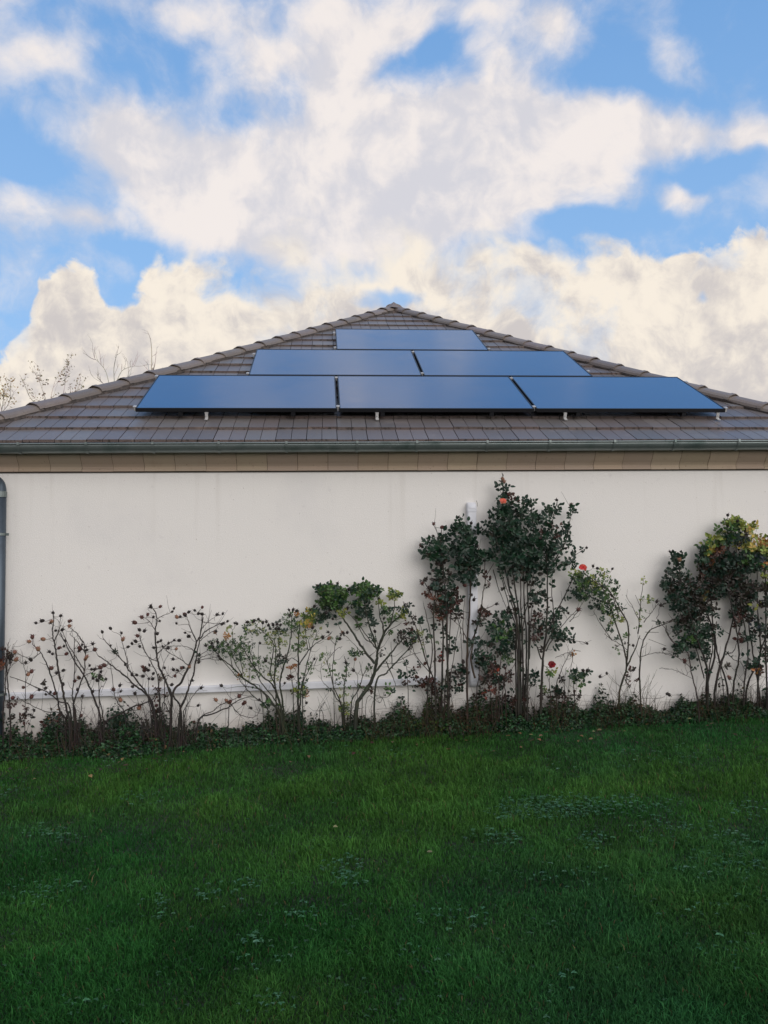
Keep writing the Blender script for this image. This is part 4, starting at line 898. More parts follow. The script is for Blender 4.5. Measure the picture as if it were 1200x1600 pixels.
FR = flower_mesh((.55, .03, .03), (.62, .07, .06), 'rose_flower', 3); FO = flower_mesh((.62, .10, .06), (.70, .16, .10), 'rose_flower', 4, .55); FD = flower_mesh((.16, .006, .010), (.20, .010, .016), 'rose_flower', 5, .2)
bush('rose_bush', 'tallest rose bush with a bundle of straight canes and a coral bud on top', GRP, G6, parse('''
760,1440 762,1100 742,900 700,740 665,560 660,300 665,110 .010
775,1440 772,1150 760,900 730,700 720,500 700,280 .009
790,1430 785,1100 775,850 770,600 .009
800,1440 812,1150 800,900 790,600 800,400 .008
745,1440 742,1200 740,1000 700,860 640,640 .007
815,1440 825,1000 815,700 850,450 845,250 .007
770,1440 790,1000 830,800 860,640 .006
755,1400 750,1000 720,850 690,650 .005
900,1430 915,1200 930,1060 940,850 940,650 930,450 .010
930,1050 1000,900 1080,740 1110,670 .0055
905,1200 880,1130 855,1080 870,900 .0055
915,1150 980,1000 970,800 970,620 .005
600,640 640,770 695,910 .0035
655,660 700,800 740,950 .003
930,1150 1000,1030 1080,940 1130,890 .004
770,1300 742,1100 690,1000 620,930 .004
940,650 1000,560 1060,450 1085,320 1088,250 .0045
930,450 960,380 990,260 1000,215 .0035
1000,620 1080,570 1185,505 .003
660,560 620,450 585,350 .003
665,420 600,440 540,390 .003
990,1080 1090,1080 1190,1102 .0022
785,1250 800,1440 .006
830,1200 835,1000 850,820 .004'''),
 blobs=[(660, 120, 32, 26, 6, (DG, DG2), .038), (650, 175, 28, 26, 6, (DG, DG2), .038), (700, 180, 30, 24, 5, (DG, RB), .038), (690, 260, 50, 50, 19, (DG, DG2), .040), (640, 290, 40, 40, 12, (DG, DG2), .040), (740, 290, 50, 50, 17, (DG, DG2), .042), (810, 230, 38, 38, 12, (DG, DG2), .036), (820, 310, 45, 50, 17, (DG, DG2), .038), (680, 380, 75, 60, 32, (DG, DG2), .044), (600, 370, 35, 28, 8, (DG,), .038), (545, 385, 26, 16, 4, (DG,), .036), (600, 450, 40, 35, 12, (DG, DG2), .046), (720, 450, 90, 60, 42, (DG, DG2), .046), (830, 440, 60, 60, 24, (DG, DG2), .042), (910, 340, 35, 30, 8, (DG, DG2), .038), (970, 270, 40, 38, 11, (DG, DG2), .038), (1020, 245, 22, 10, 2, (DG,), .038), (950, 390, 55, 45, 16, (DG, RB, DG2), .040), (1090, 290, 24, 34, 7, (DG2, DG), .036), (1050, 370, 36, 36, 8, (DG,), .036), (1060, 450, 30, 40, 7, (DG, DG2), .036), (940, 480, 70, 50, 24, (DG, DG2), .042), (1000, 540, 50, 50, 15, (DG, DG2), .040), (660, 550, 50, 55, 16, (DG, DG2), .046), (760, 570, 90, 60, 42, (DG, DG2), .046), (870, 580, 80, 60, 34, (DG, DG2), .044), (590, 550, 18, 24, 3, (DG,), .042), (660, 640, 26, 28, 4, (DG,), .044), (740, 650, 50, 36, 10, (DG,), .044), (850, 670, 60, 50, 18, (DG, DB), .042), (880, 780, 40, 70, 18, (DG, DB), .038), (960, 620, 50, 50, 12, (DG, DG2), .038), (1070, 620, 40, 36, 9, (DG, DG2), .036), (1100, 560, 26, 18, 4, (DG,), .034), (1160, 530, 24, 14, 3, (DG,), .032), (960, 700, 36, 30, 5, (DG, DG2), .034), (700, 800, 26, 20, 2, (DG,), .042), (860, 850, 20, 14, 2, (DG,), .04),
        (660, 950, 50, 30, 12, (DG, DG2), .036), (600, 1010, 50, 50, 16, (DG, DG2), .036), (670, 1040, 60, 60, 28, (DG2, MG, DG), .036), (640, 1120, 60, 50, 18, (DG, DG2), .036), (700, 1120, 40, 40, 9, (DG,), .034), (570, 1180, 45, 30, 8, (DG, DG2), .034), (880, 960, 40, 60, 15, (RB, DB, DG), .032), (860, 1040, 40, 50, 12, (DB, RB), .032), (1000, 930, 40, 50, 11, (DG, DG2), .034), (960, 1000, 50, 40, 11, (DG,), .034), (1030, 1030, 55, 45, 18, (DG, DG2), .038), (980, 1080, 60, 30, 8, (DG,), .034), (1050, 1080, 30, 16, 3, (DG,), .04), (990, 1140, 24, 20, 3, (DG,), .036), (930, 870, 40, 50, 6, (DG,), .03), (1030, 860, 30, 40, 5, (DG, DB), .03), (730, 1000, 60, 120, 12, (DG, DB), .03)],
 hips=hp('662,75t 672,92t 1000,205 1088,235r 1092,244r 1187,503 1135,888r 580,315 1105,1078 1190,1102 700,170r 950,360r'), flowers=[(662, 222, FO, .8, 'coral pink half open rose bud'), (968, 1238, FD, .75, 'dark crimson rose')], seed=16, dens=.95, spr=1.15, stemleaf=300, lsz=1.0, col=(.05, .046, .034), twig=.2, shoots=14, d0=.18, d1=.10)

bush('rose_bush', 'low rose bush with dark red leaves at the left foot of the tallest one', GRP, G6, parse('''
640,1420 640,1300 650,1200 640,1120 .005
680,1430 670,1320 700,1200 705,1130 .004
620,1430 610,1300 570,1180 560,1080 .004
590,1440 560,1330 530,1180 520,1060 .004
660,1400 700,1300 740,1220 .003
500,1400 515,1300 520,1200 .004'''),
 blobs=[(600, 1260, 60, 40, 20, (RB, DB, DG), .034), (570, 1320, 50, 28, 12, (RB, DB), .032), (700, 1310, 40, 25, 10, (RB, DB), .03), (560, 1400, 50, 30, 10, (RB, (.2, .05, .03)), .03), (700, 1200, 40, 35, 9, (DG2, MG), .03), (540, 1230, 35, 40, 9, (DG, DG2), .034), (640, 1330, 40, 50, 14, (DB, DG), .034), (530, 1120, 26, 40, 6, (DG,), .032), (740, 1460, 90, 40, 18, (RB, DB), .03), (610, 1290, 20, 20, 3, ((.3, .06, .03),), .03)],
 seed=17, stemleaf=40, col=(.05, .028, .022), twig=.4, shoots=24, d0=.2)

bush('rose_bush', 'small twiggy rose bush just right of the foot of the tallest one', GRP, G6, parse('''
960,1440 955,1330 970,1260 .0035
1000,1440 1005,1330 1060,1200 1100,1130 .004
1050,1440 1050,1340 1060,1250 .003
1110,1440 1110,1340 1150,1290 .0035
1100,1150 1040,1170 990,1190 .002
1100,1140 1150,1150 .002
1105,1160 1080,1300 1070,1430 .002
820,1440 850,1330 860,1290 .003'''),
 blobs=[(960, 1290, 26, 24, 8, (MG, YG), .026), (1100, 1170, 14, 20, 4, (DB, MG, OR), .022), (1110, 1300, 26, 26, 8, (MG, DG2), .03), (1150, 1330, 35, 40, 13, (MG, DG2), .032), (1180, 1290, 20, 16, 4, (DG2,), .032), (930, 1390, 26, 26, 7, (YG, MG), .026), (1030, 1320, 20, 20, 4, (DB, DG), .028), (1000, 1400, 30, 26, 8, (DG, DB), .034), (840, 1310, 20, 40, 5, (DG,), .042), (870, 1360, 20, 20, 3, (DG,), .036), (1000, 1440, 150, 30, 22, (DB, RB), .028)],
 hips=hp('1190,1270 1165,1270'), seed=18, col=(.05, .04, .03), twig=.6, shoots=34, d0=.16)

G7 = (3.75, 880, 780)
bush('rose_bush', 'rose bush arching left with one bright red flower at its left end', GRP, G7, parse('''
330,1130 372,980 350,860 300,700 260,580 200,470 .008
372,980 420,880 450,800 .006
450,1120 450,960 470,830 520,760 600,730 670,700 .0065
372,960 380,750 330,640 280,550 180,480 120,430 .006
440,790 450,640 470,480 .004
475,720 520,660 560,610 .003
290,830 225,740 180,660 .003
350,860 300,830 240,790 .0025
450,925 540,900 640,910 700,950 .0022
600,740 620,800 660,860 .0025
440,700 400,620 365,560 .0025
480,780 560,780 .002
460,640 420,560 .002
330,700 300,600 250,520 130,530 .004
40,720 90,650 110,610 .003
500,820 600,860 .0015'''),
 blobs=[(110, 470, 60, 45, 24, (DG2, MG), .030), (110, 540, 70, 50, 30, (DG2, MG, DG), .030), (180, 500, 60, 50, 26, (MG, DG2, YG), .028), (220, 570, 60, 50, 24, (DG2, MG), .028), (270, 520, 50, 50, 15, (MG, DG2), .026), (260, 640, 50, 40, 15, (DG2, MG), .028), (190, 620, 45, 30, 11, (DG, DG2), .028), (240, 440, 50, 30, 8, (MG, YG), .026), (315, 500, 20, 20, 3, (DG2,), .028), (310, 710, 50, 36, 10, (MG, YG), .026), (280, 760, 24, 20, 4, (DG2,), .026), (70, 430, 30, 22, 5, (YG, MG), .028), (370, 795, 14, 12, 2, (MG,), .034), (470, 480, 14, 20, 3, (YG,), .022), (500, 590, 36, 24, 8, (YG, MG), .022), (450, 700, 50, 60, 9, (YG, MG), .018), (320, 820, 20, 14, 3, (DG2,), .024), (300, 640, 30, 60, 7, (MG,), .022), (360, 870, 60, 60, 5, (DB, MG), .02), (400, 1050, 40, 60, 8, (RB, DB), .026), (340, 620, 20, 20, 3, (DG2,), .026)],
 hips=hp('88,648r 175,392 288,408 572,620 548,600 592,878 255,1020 215,1040 410,857 30,668 610,1140 622,1148 200,405'), flowers=[(115, 402, FR, .72, 'bright red open rose')], seed=19, stemleaf=50, stemcols=(MG, DG2), dens=1.4, lsz=.88, col=(.07, .065, .04), twig=.4, shoots=44, d0=.17)

G8 = (5, 1030, 790)
bush('rose_bush', 'large dense rose bush near the right edge, dark with a yellow green top', GRP, G8, parse('''
370,1430 370,1250 300,1050 220,780 172,600 145,400 .009
380,1380 432,1180 425,1000 405,700 425,450 400,330 .009
440,1400 500,1180 560,960 610,700 600,300 .010
530,1420 460,1180 432,1000 360,800 330,650 .008
580,1420 622,1200 612,1020 570,800 540,650 530,300 535,100 .0075
660,1440 692,1200 690,1080 650,850 620,500 700,180 .007
680,1440 760,1240 820,1050 840,850 .009
780,1470 740,1200 705,980 690,800 660,450 .008
520,1160 580,1140 612,1060 .004
520,1140 580,1200 640,1230 670,1330 .003
100,560 150,640 210,730 .004
220,780 150,720 100,600 60,540 .0035
300,1050 200,900 130,870 .003
500,1400 480,1300 500,1200 .004
380,1360 420,1100 400,900 .006
610,1020 640,900 660,780 .005
350,1350 300,1160 260,1050 .005'''),
 blobs=[(130, 390, 45, 28, 8, (DG, DG2), .034), (150, 450, 40, 40, 9, (DG,), .036), (190, 450, 16, 12, 1, (DG,), .036), (120, 520, 50, 35, 9, (DG,), .034), (210, 530, 25, 20, 3, (DG2, MG), .034), (45, 620, 24, 40, 5, (DG,), .042), (110, 650, 45, 35, 10, (DB, DG), .038), (80, 720, 26, 30, 5, (DG,), .038), (150, 720, 45, 40, 12, (DG,), .044), (130, 800, 45, 28, 7, (DG,), .040), (180, 600, 40, 50, 9, (DG, DB), .036), (230, 640, 50, 45, 14, (DG, DB), .036), (250, 740, 60, 50, 18, (DG, DB), .036), (330, 700, 50, 50, 18, (DG, DB), .036), (360, 700, 22, 16, 3, ((.22, .17, .07),), .05), (220, 850, 70, 50, 18, (DG, DB), .036), (170, 930, 50, 40, 12, (DG, DB), .034), (140, 980, 30, 28, 5, (DG,), .036), (290, 850, 60, 60, 16, (DG, DB), .034), (380, 830, 60, 70, 18, (DG, DB), .034),
        (350, 420, 45, 50, 12, (DG, DG2), .038), (430, 480, 80, 70, 42, (DG, DG, DB), .040), (540, 450, 80, 70, 42, (DG, DG, DB), .040), (630, 520, 70, 70, 34, (DG, DB), .040), (400, 580, 80, 60, 34, (DG, DB), .038), (500, 600, 80, 60, 34, (DG, DB), .038), (620, 640, 80, 60, 28, (DG, DB), .038), (440, 690, 70, 50, 20, (DG, DB), .036), (700, 700, 50, 60, 15, (DG, DB), .036), (640, 760, 60, 50, 15, (DB, DG), .036), (600, 880, 45, 60, 15, (DB, DG, RB), .032), (690, 850, 50, 60, 12, (DG, DB), .034), (300, 960, 90, 50, 20, (DG, DG2), .034), (260, 1060, 80, 50, 22, (DG, DG2, MG), .034), (340, 1060, 70, 60, 18, (DG, DG2), .034), (360, 1150, 50, 50, 12, (DG,), .032), (160, 1120, 36, 45, 9, (DG, DG2), .034), (270, 1190, 20, 14, 3, (DG,), .036), (430, 1000, 60, 60, 12, (DG, DB), .032), (700, 1030, 40, 40, 8, (DG,), .034), (640, 1060, 20, 30, 3, (RB, DB), .034), (665, 1180, 16, 10, 1, (DG,), .04), (740, 1250, 40, 45, 10, (DG2, DG), .036), (525, 1250, 16, 12, 2, (DB,), .034),
        (540, 130, 30, 28, 8, (YG, MG), .036), (590, 120, 36, 26, 8, (YG, MG), .036), (560, 190, 60, 40, 14, (MG, YG, DG2), .040), (640, 170, 40, 28, 7, (YG,), .034), (720, 170, 40, 26, 7, (YG, YE_), .036), (720, 230, 40, 30, 8, (YG, YE_), .036), (560, 260, 60, 40, 14, (MG, DG2), .042), (640, 270, 50, 45, 13, (DG, DB), .042), (640, 320, 50, 30, 8, (YG, YE_), .038), (460, 205, 22, 16, 3, (MG,), .044), (440, 290, 50, 30, 10, (MG, YG), .044), (380, 310, 40, 30, 9, (MG, YG), .040), (350, 350, 40, 26, 8, (DG2, MG), .040), (400, 360, 30, 22, 7, (YE_, YG), .044), (470, 360, 50, 30, 12, (RB, (.16, .06, .03)), .036), (430, 400, 40, 26, 8, (RB, OR), .036), (320, 470, 26, 24, 5, (RB, MG), .036), (380, 460, 30, 20, 5, ((.2, .09, .04),), .036), (340, 430, 24, 16, 4, (MG, DG2), .042), (320, 560, 26, 50, 8, (DB, RB), .03), (700, 330, 40, 26, 7, (YG, YE_), .036), (680, 400, 40, 30, 9, (MG, DG2), .04)],
 hips=hp('490,135 535,75 610,120 745,123 85,360 52,515 160,425t 545,1340t 550,1350r 640,1050r 780,1310r 40,1120'), seed=20, spr=1.12, lsz=.95, dens=1.55, stemleaf=300, col=(.038, .03, .024), twig=.25, shoots=24, d0=.17, d1=.09)

bush('rose_bush', 'thin reddish rose stem at the left foot of the large dense bush', GRP, G8, parse('''
300,1520 250,1300 222,1150 150,1090 110,1060 .0055
130,1095 70,1010 40,950 -20,880 .004
250,1280 200,1220 130,1180 60,1160 0,1145 .0022
255,1350 180,1310 100,1280 0,1272 .0015
130,880 60,910 0,945 .0025
110,890 40,915 -60,900 .002'''), blobs=[(150, 1110, 40, 40, 9, (DG, DG2), .034), (270, 1270, 24, 10, 2, (DG,), .03), (30, 790, 10, 8, 1, (DB,), .02)], hips=hp('198,1222r 200,1212r 12,778'), seed=21, col=(.06, .03, .026), twig=.3, d0=.28, d1=.2)

bush('rose_bush', 'yellow leaved rose bush cut off by the right edge of the picture', GRP, G8, parse('''
840,1490 832,1100 832,700 822,400 840,280 .008
870,1490 880,1100 900,700 890,300 .008
960,1480 940,1100 990,800 1000,420 .007
770,1450 790,1100 770,800 765,520 .008
900,1200 1000,1000 1060,800 .005'''),
 blobs=[(760, 350, 45, 26, 8, (YG, YE_), .038), (830, 300, 36, 35, 11, (YE_, YG, OR), .038), (830, 370, 45, 40, 13, (YG, MG), .04), (720, 420, 50, 40, 12, (DG2, MG), .040), (790, 410, 30, 30, 8, (DG, (.03, .05, .06)), .042), (830, 450, 40, 50, 13, (YG, MG, OR), .038), (760, 490, 30, 30, 7, (DG, DG2), .040), (830, 580, 30, 60, 9, (MG, YG), .034), (820, 650, 60, 16, 8, (RB, DB), .034), (760, 680, 30, 60, 9, (DG, DB), .034), (840, 740, 40, 50, 9, (DG,), .034), (790, 790, 26, 16, 3, (YG, DB), .036), (770, 930, 40, 45, 10, (DG, (.02, .03, .04)), .034), (830, 1000, 40, 60, 9, (DG, DB), .034), (830, 1180, 40, 60, 9, (DG2, DB), .034), (780, 1300, 24, 26, 4, (RB, OR), .034), (930, 400, 70, 80, 26, (YG, MG, DG), .04), (960, 560, 80, 90, 30, (DG, MG), .04), (930, 800, 80, 120, 30, (DG, DB), .036), (900, 1050, 60, 90, 16, (DG,), .036)],
 hips=hp('820,250 850,240 780,1318r'), seed=22, stemleaf=60, dens=1.4, col=(.036, .03, .024), twig=.3, shoots=14, d0=.2, d1=.12)

# ------------------------------------------------------------------ undergrowth and lawn (uncountable)
def n2(x, y, s=1., o=0.): return mnoise.noise((x*s+o, y*s-o, o*.37))
def top_profile(u):                          # how high the undergrowth stands, by the place along the wall (metres)
    return None
EDGE = [(0, 1128, 1172), (60, 1118, 1178), (130, 1132, 1180), (190, 1118, 1182), (240, 1125, 1180), (290, 1116, 1165), (340, 1128, 1158), (400, 1128, 1158), (430, 1112, 1158), (480, 1118, 1155), (520, 1122, 1155), (570, 1108, 1152), (620, 1112, 1148), (640, 1092, 1146), (700, 1084, 1142), (760, 1094, 1140), (820, 1092, 1140), (880, 1094, 1142), (920, 1108, 1138), (940, 1094, 1134), (1000, 1088, 1130), (1040, 1106, 1126), (1080, 1100, 1122), (1110, 1084, 1122), (1200, 1082, 1118)]
def edge(u):
    u = min(max(u, 0), 1200)
    for (a, t0, b0), (c, t1, b1) in zip(EDGE, EDGE[1:]):
        if a <= u <= c: f = (u-a)/(c-a); return t0+(t1-t0)*f, b0+(b1-b0)*f
def px_u(x): 
    v = Vector((x, 6.8, -CZ+.1)); return 600+F*(v.dot(Vector(RT)))/(v.dot(Vector(FW)))
def undergrowth():
    random.seed(40); b = MB(); dead = MB()
    for k in range(60000):
        x = random.uniform(-3.3, 5.0); u = px_u(x); tp, bt = edge(u)
        ztop = at(min(max(u, 0), 1200), tp, YW-.12).z+.055*n2(x, 0, 9)+.04*n2(x, 3, 21); d = random.random()**.8*.66
        yfront = max(.2, YW-ground_at(min(max(u, 0), 1200), bt).y)+.07*n2(x, 0, 2.2)-.06; d *= (yfront+.12)/.66; g = gz(x, YW-d)
        h = max(.03, (ztop-g))*max(0, 1-(d/(yfront+.10)))**.62 if d < yfront+.1 else .02
        h = max(h, .02)*max(.2, .86+1.0*n2(x, d, 6, 3)+.4*n2(x, d, 17, 5))
        p = Vector((x, YW-.015-d, g+h*(random.random()**.6)+.005))
        redz = n2(x, d, 1.6, 7); pr = .08+(.30 if 620 < u < 1000 else 0)*(redz > -.1)+(.12 if u < 240 else 0)
        c = jit(random.choice((DB, (.05, .022, .016), (.05, .035, .022))), .4) if random.random() < pr else jit(random.choice((DG, DG2, DG, (.018, .05, .022), (.02, .06, .02))), .4)
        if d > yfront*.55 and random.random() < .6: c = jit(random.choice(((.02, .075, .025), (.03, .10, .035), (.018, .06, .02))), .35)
        if random.random() < .012: c = jit((.15, .10, .04))
        if 640 < u < 705 and random.random() < .25 and p.z > g+.05: c = jit((.08, .13, .03))
        n_ = (rv()+Vector((0, -.6, .9))).normalized(); dr = rv(); dr.z *= .5; s = random.uniform(.016, .034)
        leaf(b, p, dr, n_, s, c)
    tag(b.build('ivy_undergrowth', M['leaf']), 'strip of dark ivy and brown leaves along the foot of the wall', 'ground cover', kind='stuff')
    # dry and green grass stalks between the stems
    for k in range(2600):
        x = random.uniform(-3.2, 4.9); u = px_u(x); w = (1.6 if 620 < u < 760 else 1.2 if 920 < u < 1020 or 1080 < u < 1200 or 560 < u < 620 or 840 < u < 900 else .5)
        if random.random() > w/1.6: continue
        y = YW-random.uniform(.05, .42); g = gz(x, y); h = random.uniform(.10, .34)*(.7+.4*w/1.6); l = Vector((random.uniform(-.5, .5), random.uniform(-.3, .2), 1)).normalized()
        p = Vector((x, y, g)); pts = [p, p+l*h*.5, p+l*h*.85+Vector((random.uniform(-.04, .04), 0, 0)), p+l*h+Vector((random.uniform(-.10, .10), -.02, -.03))]
        c = jit(random.choice(((.09, .06, .035), (.05, .035, .022), (.03, .045, .018), (.03, .02, .015))), .3)
        dead.tube(pts, [.0014, .0012, .0009, .0004], 3, cols=[c]*4, cap=False)
    tag(dead.build('dry_grass', M['grass']), 'thin dry grass stalks standing among the rose stems at the foot of the wall', 'dry grass', kind='stuff')
undergrowth()

def npnoise(x, y, s, seed):                  # smooth value noise for arrays
    r = np.random.default_rng(seed); T = r.random((64, 64)); x = x*s+17.3; y = y*s+9.1
    xi = np.floor(x).astype(int); yi = np.floor(y).astype(int); fx = x-xi; fy = y-yi; fx = fx*fx*(3-2*fx); fy = fy*fy*(3-2*fy)
    g = lambda a, b_: T[a % 64, b_ % 64]
    return (g(xi, yi)*(1-fx)+g(xi+1, yi)*fx)*(1-fy)+(g(xi, yi+1)*(1-fx)+g(xi+1, yi+1)*fx)*fy
def fbm(x, y, s, seed): return (npnoise(x, y, s, seed)+.5*npnoise(x, y, s*2.1, seed+1)+.25*npnoise(x, y, s*4.3, seed+2))/1.75
def bulk(name, V, Fc, C, material, nv, smooth=False):
    me = bpy.data.meshes.new(name); n = len(V); nf = len(Fc)
    me.vertices.add(n); me.vertices.foreach_set('co', V.astype(np.float32).ravel())
    me.loops.add(nf*3); me.polygons.add(nf); me.loops.foreach_set('vertex_index', Fc.astype(np.int32).ravel())
    me.polygons.foreach_set('loop_start', np.arange(0, nf*3, 3, dtype=np.int32)); me.polygons.foreach_set('use_smooth', np.ones(nf, bool))
    me.materials.append(material); a = me.color_attributes.new('col', 'FLOAT_COLOR', 'POINT')
    a.data.foreach_set('color', np.hstack([C, np.ones((n, 1))]).astype(np.float32).ravel()); me.update(calc_edges=True)
    o = bpy.data.objects.new(name, me); COL.objects.link(o); return o
def GZ(x, y): return .03*np.clip(x-.5, -6, 8)+.02*np.clip(y-7, -8, 0)
def lawn():
    n1 = 400000; n2_ = 150000
    t = rng.random(n1); y = 1/(1/2.0-t*(1/2.0-1/6.8)); y = np.where(rng.random(n1) < .35, 2.0+4.65*rng.random(n1), y); x = (rng.random(n1)*1.14-.57+.07)*(y+.35)
    y = np.concatenate([y, rng.random(n2_)*8.2-1.6]); x = np.concatenate([x, rng.random(n2_)*13-6]); n = len(x)
    y += .08*(npnoise(x, y*0, 3., 4)-.5)
    cl = fbm(x, y, 1.1, 21); cl2 = fbm(x, y, 5.5, 31); tuft = npnoise(x, y, 9., 41)
    z = GZ(x, y)+.012*(fbm(x, y, 1.5, 55)-.5)
    h = (.017+.020*rng.random(n))*(.55+.95*cl2)*(.75+.5*tuft)*(1+.35*(cl > .62)); h *= np.where(rng.random(n) < .04, 1.6, 1.)
    w = .0009+.0008*rng.random(n)+.00016*y
    la = 2*np.pi*npnoise(x, y, 2.2, 61)*1.6+rng.normal(0, 1.9, n); lm = .25+.75*rng.random(n)
    dx, dy = np.cos(la)*lm, np.sin(la)*lm; fa = rng.random(n)*np.pi; wx, wy = np.cos(fa)*w, np.sin(fa)*w
    V = np.zeros((n, 5, 3))
    V[:, 0] = np.stack([x-wx, y-wy, z-.004], 1); V[:, 1] = np.stack([x+wx, y+wy, z-.004], 1)
    mx, my, mz = x+dx*h*.30, y+dy*h*.30, z+h*.62
    V[:, 2] = np.stack([mx-wx*.8, my-wy*.8, mz], 1); V[:, 3] = np.stack([mx+wx*.8, my+wy*.8, mz], 1)
    V[:, 4] = np.stack([x+dx*h*.95, y+dy*h*.95, z+h*(1.05-.35*lm)], 1)
    base = np.arange(n)[:, None, None]*5; Fc = (base+np.array([[0, 1, 3], [0, 3, 2], [2, 3, 4]])[None]).reshape(-1, 3)
    A = np.array([.025, .114, .024]); B = np.array([.058, .158, .028]); D = np.array([.021, .102, .038]); dryc = np.array([.13, .10, .05])
    k = np.clip((cl-.35)/.35, 0, 1)[:, None]; k2 = np.clip((fbm(x, y, .8, 71)-.45)/.25, 0, 1)[:, None]
    c = A*(1-k)+B*k; c = c*(1-.6*k2)+D*.6*k2; c = c*(.6+.8*rng.random((n, 1)))*(.62+.72*cl2[:, None])
    dr = rng.random(n) < .012; c[dr] = dryc*(.5+rng.random((dr.sum(), 1)))
    c *= (.72+.5*fbm(x, y, 2.6, 91))[:, None]
    C = np.repeat(c[:, None], 5, 1).reshape(-1, 3)
    tag(bulk('grass', V.reshape(-1, 3), Fc, C, M['grass'], 5), 'deep green lawn of long uneven grass in front of the wall', 'grass', kind='stuff')
lawn()

def weeds():
    random.seed(77); b = MB()
    patches = [(865, 1266, 80, 17, 520), (800, 1278, 45, 12, 80), (960, 1262, 40, 16, 70), (770, 1312, 40, 14, 70), (930, 1320, 30, 14, 40), (535, 1362, 32, 16, 60), (548, 1384, 26, 10, 30), (345, 1402, 34, 14, 26), (385, 1388, 20, 8, 14), (395, 1476, 18, 8, 14), (1150, 1335, 60, 24, 150), (1120, 1362, 60, 18, 90), (1060, 1300, 70, 24, 90), (1020, 1262, 40, 14, 40), (75, 1305, 40, 10, 36), (100, 1312, 20, 10, 20), (215, 1252, 40, 10, 30), (70, 1400, 60, 18, 70), (25, 1240, 40, 12, 20), (495, 1330, 14, 10, 12), (470, 1432, 24, 14, 16), (250, 1420, 30, 14, 20), (255, 1440, 14, 8, 8), (430, 1505, 50, 20, 10), (600, 1182, 60, 10, 40), (500, 1175, 60, 10, 30), (240, 1195, 90, 10, 30), (1000, 1190, 60, 16, 50), (1090, 1180, 40, 14, 30), (900, 1210, 80, 20, 50), (1130, 1500, 40, 26, 16), (860, 1550, 60, 24, 10), (710, 1440, 60, 20, 24), (440, 1580, 60, 14, 10), (130, 1572, 40, 14, 14), (1180, 1400, 30, 30, 30), (420, 1570, 20, 8, 10), (850, 1130, 100, 8, 40), (1110, 1420, 60, 20, 20), (640, 1500, 60, 14, 14), (900, 1370, 60, 20, 30), (1170, 1270, 30, 14, 30)]
    for (u, v, ru, rv_, n) in patches:
        for k in range(int(n*.95)):
            a = random.uniform(0, 6.283); q = random.random()**.7; uu, vv = u+ru*q*math.cos(a)*1.15, v+rv_*q*math.sin(a)*1.2
            p = ground_at(uu, vv); s = random.uniform(.009, .016); h = random.uniform(.014, .034); p.z += h
            c = jit(random.choice(((.052, .15, .072), (.07, .17, .095), (.04, .12, .055))), .25); n_ = (Vector((0, 0, 1))+rv()*.35).normalized(); t0 = random.uniform(0, 6.28)
            for j in range(3):
                an = t0+j*2.094; leaf(b, p, Vector((math.cos(an), math.sin(an), .1)), n_, s*random.uniform(.8, 1.2), c)
            b.tube([p-Vector((0, 0, h)), p], .0008, 3, cols=[c]*2, cap=False)
    for k in range(900):
        y = 2.2+4.3*random.random(); x = (random.random()*1.1-.55+.07)*y; p = Vector((x, y, gz(x, y)+random.uniform(.015, .035))); c = jit((.035, .09, .04), .3); t0 = random.uniform(0, 6.28); s = random.uniform(.008, .014)
        for j in range(3): an = t0+j*2.094; leaf(b, p, Vector((math.cos(an), math.sin(an), .1)), (Vector((0, 0, 1))+rv()*.3).normalized(), s, c)
    tag(b.build('clover', M['clover']), 'patches of pale clover and low weeds growing in the lawn', 'clover', kind='stuff')
    b = MB()
    for k in range(110):
        x = random.uniform(-3, 4.8); y = YW-random.uniform(.35, .9)*1.05; p = Vector((x, y, gz(x, y)+random.uniform(.03, .05)))
        leaf(b, p, Vector((random.uniform(-1, 1), random.uniform(-1, 1), 0)), (Vector((0, 0, 1))+rv()*.4).normalized(), random.uniform(.02, .045), jit(random.choice((DB, RB, (.13, .09, .05), (.20, .13, .06)))))
    for (u, v) in ((827, 1157), (667, 1345), (1075, 1132), (528, 1305), (1172, 1118), (930, 1152)):
        p = ground_at(u, v); p.z += .045; leaf(b, p, Vector((random.uniform(-1, 1), -.3, .1)), (Vector((0, -.3, 1))+rv()*.3).normalized(), .03, jit((.20, .20, .09)))
    tag(b.build('fallen_leaves', M['leaf']), 'brown and yellow fallen leaves lying on the grass near the rose bed', 'fallen leaves', kind='stuff')
weeds()

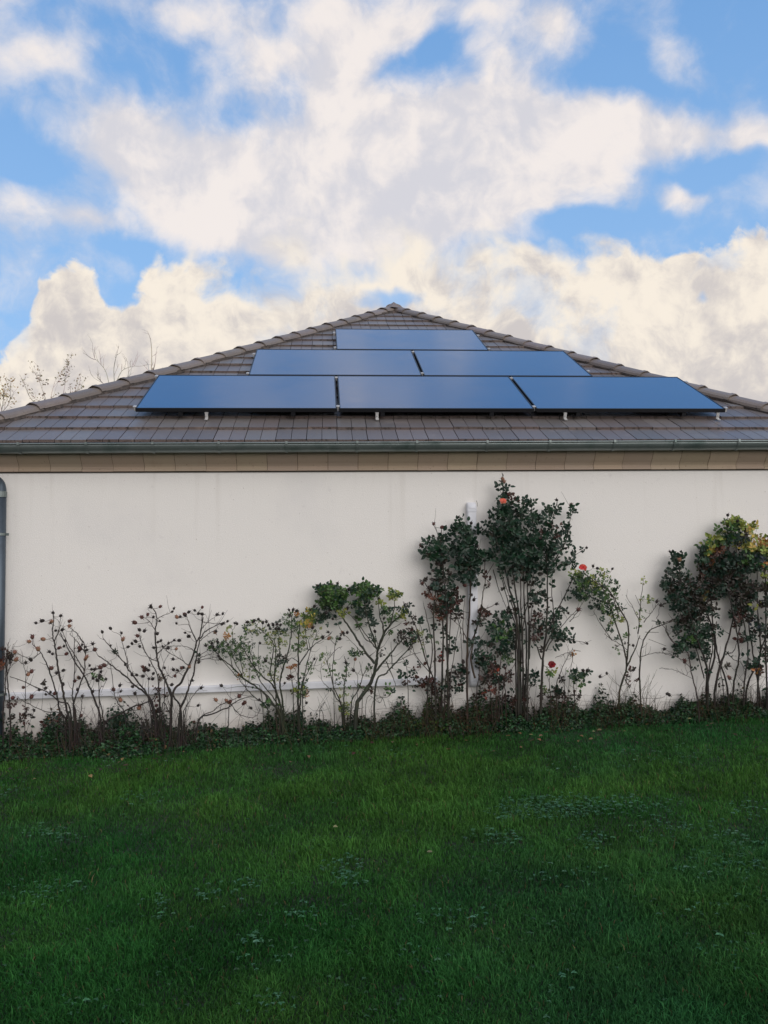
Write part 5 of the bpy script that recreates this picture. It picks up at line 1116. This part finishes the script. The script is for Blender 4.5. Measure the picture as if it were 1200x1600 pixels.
# ------------------------------------------------------------------ bare trees beyond the roof
def tree(label, Y, trunk, limbs, seed, leafc=None, col=(.46, .40, .35), spread=1., n_tw=90, r=.05, tw=.9):
    random.seed(seed); P = [at(u, v, Y) for u, v in trunk]; base = Vector((P[0].x, Y, 0)); t = empty('bare_tree', base, label, 'tree', 'bare trees beyond the house')
    b = MB(); pa = smooth_path([base]+P, 5); L = len(pa); b.tube(pa, [r*(1-.8*i/L)+.004 for i in range(L)], 7, cols=[jit(col, .15) for _ in pa]); b.build('trunk', M['bark'], t)
    cr = MB(); tips = []
    for lim in limbs:
        q = [at(u, v, Y+random.uniform(-.4, .4)) for u, v in lim]; q[0].y = Y; pl = smooth_path(q, 5); l = len(pl); cr.tube(pl, [max(.003, .011*(1-.8*i/l)) for i in range(l)], 5, cols=[jit(col, .2)]*l, cap=False); tips += [(p, (pl[min(i+1, l-1)]-pl[max(i-1, 0)]).normalized()) for i, p in enumerate(pl)][2:]
    def grow(p, d, ln, rr, lev):
        k = 3; pts = [p]; dd = d.copy()
        for _ in range(k): dd = (dd+rv()*.28+Vector((0, 0, .10))).normalized(); pts.append(pts[-1]+dd*ln/k)
        cr.tube(pts, [rr, rr*.85, rr*.7, rr*.5], 4, cols=[jit(col, .25)]*4, cap=False)
        if leafc and random.random() < .55:
            for q in pts[1:]: 
                for _ in range(2): leaf(fo, q+rv()*.05, rv(), rv(), random.uniform(.03, .06), jit(leafc))
        if lev > 0:
            for _ in range(random.choice((1, 2, 2))): grow(random.choice(pts[1:]), (dd+rv()*.8).normalized(), ln*.65, rr*.6, lev-1)
    fo = MB()
    for _ in range(n_tw):
        p, d = random.choice(tips); grow(p, (d+rv()*.8+Vector((0, 0, .2))).normalized(), random.uniform(.2, .5)*spread*tw, .0042, 1)
    cr.build('crown', M['bark'], t)
    if fo.v: fo.build('foliage', M['leaf'], t)
tree('thin bare tree with grey branches rising behind the roof edge, middle of the tree tips', 17., [(205, 720), (195, 640), (178, 605)], [[(178, 620), (165, 580), (148, 560)], [(180, 610), (190, 580), (210, 572)], [(178, 620), (160, 598), (152, 590)], [(180, 605), (178, 575), (183, 552)], [(182, 612), (200, 590), (206, 575)]], 51, n_tw=26, spread=.7)
tree('single straight thin twig tree above the hip, furthest right of the tree tips', 15., [(242, 700), (240, 600), (238, 575)], [[(239, 590), (237, 550), (235, 528)], [(239, 590), (242, 568), (244, 550)], [(240, 600), (246, 585), (252, 578)], [(239, 596), (233, 580), (231, 566)]], 52, n_tw=8, spread=.45, r=.03)
tree('wide bare tree with a few tan leaves, behind the lower left of the roof', 19., [(110, 760), (90, 690), (85, 640)], [[(85, 660), (70, 620), (62, 596)], [(88, 650), (100, 610), (105, 575)], [(85, 655), (50, 625), (38, 600)], [(90, 650), (118, 615), (126, 590)], [(85, 660), (80, 620), (88, 590)]], 53, leafc=(.42, .34, .24), n_tw=34, spread=.75)
tree('small tree with yellow brown leaves at the far left edge beside the roof', 18., [(-8, 780), (2, 690), (6, 650)], [[(6, 660), (0, 630), (-12, 608)], [(6, 655), (14, 630), (16, 604)], [(6, 660), (4, 635), (6, 612)], [(2, 680), (-25, 640), (-40, 620)]], 54, leafc=(.50, .36, .16), n_tw=26, spread=.75)
